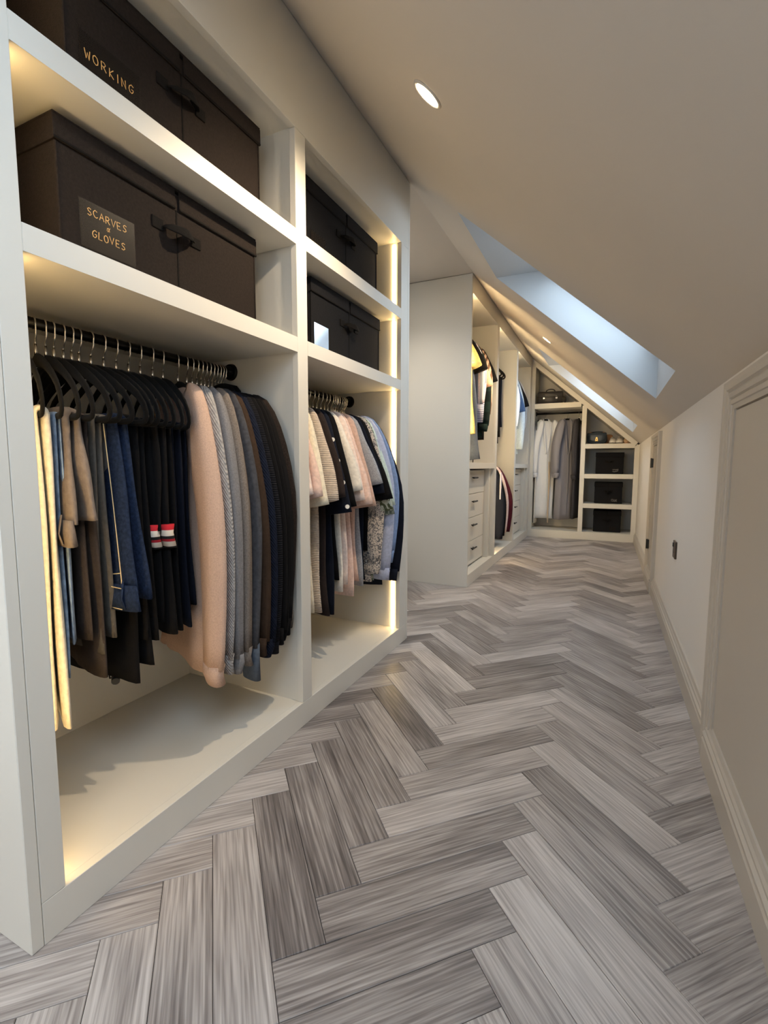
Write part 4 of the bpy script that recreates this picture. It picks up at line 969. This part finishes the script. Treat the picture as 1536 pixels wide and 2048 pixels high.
# handbags and shoes
def satchel():
    o = empty('handbag', (-.715, Y3+.20, 1.6875), D(4), label='dark grey leather satchel on the topmost triangular shelf', cat='handbag')
    MB().box(-.150, .150, -.06, .06, .002, .145, .012).build('body', M_LEATHER, o, True)
    MB().box(-.153, .153, -.066, .064, .085, .165, .012).build('flap', M_LEATHER, o, True)
    for x in (-.075, .075):
        s = MB().box(x-.010, x+.010, -.072, -.064, .045, .115, .002).build('strap', M_LEATHER, o); MB().box(x-.012, x+.012, -.075, -.070, .070, .092, .002).build('buckle', M_CHROME, s)
    MB().tube(interp([(-.055, 0, .160), (-.045, 0, .188), (0, 0, .200), (.045, 0, .188), (.055, 0, .160)], 14), .007, 8).build('handle', M_LEATHER, o, True)
    MB().tube(interp([(.150, -.02, .10), (.185, -.04, .07), (.180, -.06, .02), (.150, -.07, .008)], 10), .006, 8).build('shoulder_strap', M_LEATHER, o, True)
satchel()
def clasp_bag():
    o = empty('handbag', (-.145, Y3+.17, 1.1765), D(-3), label='blue-black leather handbag with a gold clasp beside the shoes', cat='handbag')
    n = 22; rr = []
    for y, s in ((-.055, .90), (-.048, 1.0), (.048, 1.0), (.055, .90)):
        rr.append([(.112*s*sgnpow(math.cos(2*math.pi*k/n), .62), y, .071+.069*s*sgnpow(math.sin(2*math.pi*k/n), .55)) for k in range(n)])
    MB().rings(rr).build('body', M_LEATHERB, o, True)
    fl = []
    for z, y, hw_ in ((.142, -.030, .100), (.132, -.056, .108), (.100, -.062, .112), (.060, -.063, .106), (.040, -.062, .085), (.030, -.060, .050)):
        fl.append([(-hw_, y, z), (-hw_*.5, y-.002, z), (0, y-.002, z), (hw_*.5, y-.002, z), (hw_, y, z), (hw_, y+.006, z), (0, y+.006, z), (-hw_, y+.006, z)])
    f = MB().rings(fl).build('flap', M_LEATHERB, o, True)
    c = MB().cyl((0, -.064, .058), (0, -1, 0), .017, .006, 20, .015); c.cyl((0, -.064, .078), (0, -1, 0), .010, .005, 16); c.box(-.018, .018, -.068, -.064, .036, .046, .001); c.build('clasp', M_GOLD, f)
    MB().cyl((0, -.0705, .058), (0, -1, 0), .006, .003, 14).build('lock_button', M_BRONZE, f)
    for x in (-.075, .075): MB().box(x-.012, x+.012, -.035, .0, .136, .148, .002).build('strap_end', M_TAN, o)
    MB().tube(interp([(-.075, 0, .145), (-.05, .03, .152), (0, .045, .156), (.05, .03, .152), (.075, 0, .145)], 12), .006, 8).build('handle', M_LEATHERB, o, True)
clasp_bag()
tb = empty('handbag', (-.020, Y3+.26, 1.1765), label='small tan bag behind the gold-clasp handbag', cat='handbag')
MB().rings([[(.055*s*sgnpow(math.cos(2*math.pi*k/18), .6), y, .062+.060*s*sgnpow(math.sin(2*math.pi*k/18), .6)) for k in range(18)] for y, s in ((-.045, .85), (-.035, 1), (.035, 1), (.045, .85))]).build('body', M_TAN, tb, True)
MB().tube(interp([(.03, -.05, .02), (.05, -.075, .012), (.06, -.05, .05), (.045, -.02, .1)], 12), .005, 8).build('strap', M_LEATHER, tb, True)
def shoe(x, y, label, mat, sole, s=1.0, rz=0.0, group=None):
    """a low shoe, toe pointing to the viewer (-y)"""
    o = empty('shoe', (x, y, 1.1765), rz, label=label, cat='shoe', group=group)
    rr = []; rs = []
    for k, (yy, hw_, h_) in enumerate(((-.125, .012, .030), (-.115, .030, .040), (-.085, .040, .050), (-.045, .041, .062), (0, .036, .078), (.05, .034, .090), (.095, .033, .095), (.118, .022, .090))):
        ring = [(hw_*s*math.cos(math.pi*j/8), yy*s, .014 + (h_-.014)*s*math.sin(math.pi*j/8)**.8) for j in range(9)]
        rr.append(ring + [(-hw_*s*.5, yy*s, .012), (hw_*s*.5, yy*s, .012)])
        rs.append([(hw_*1.08*s*math.cos(2*math.pi*j/12), yy*s, .008+.007*math.sin(2*math.pi*j/12)) for j in range(12)])
    MB().rings(rr).build('upper', mat, o, True); MB().rings(rs).build('sole', sole, o, True)
    for q in (-.055, -.035, -.015): MB().tube([(-.018*s, q*s, .068*s), (0, q*s-.004, .074*s), (.018*s, q*s, .068*s)], .003, 6).build('lace', sole, o, True)
    return o
M_WSHOE = plain('white_shoe_leather', (226, 220, 214), .5); M_BSHOE = plain('beige_shoe_suede', (196, 164, 134), .8); M_DSHOE = plain('grey_shoe_sole', (120, 116, 112), .7)
shoe(.030, Y3+.15, 'left white trainer of the pair beside the handbag', M_WSHOE, M_DSHOE, 1.0, group='shoes on the far shelf')
shoe(.104, Y3+.15, 'right white trainer of the pair beside the handbag', M_WSHOE, M_DSHOE, 1.0, group='shoes on the far shelf')
shoe(.180, Y3+.17, 'beige shoe next to the white trainers', M_BSHOE, M_TAN, .95, group='shoes on the far shelf')
shoe(.238, Y3+.17, 'outermost beige shoe under the slope', M_BSHOE, M_TAN, .70, group='shoes on the far shelf')
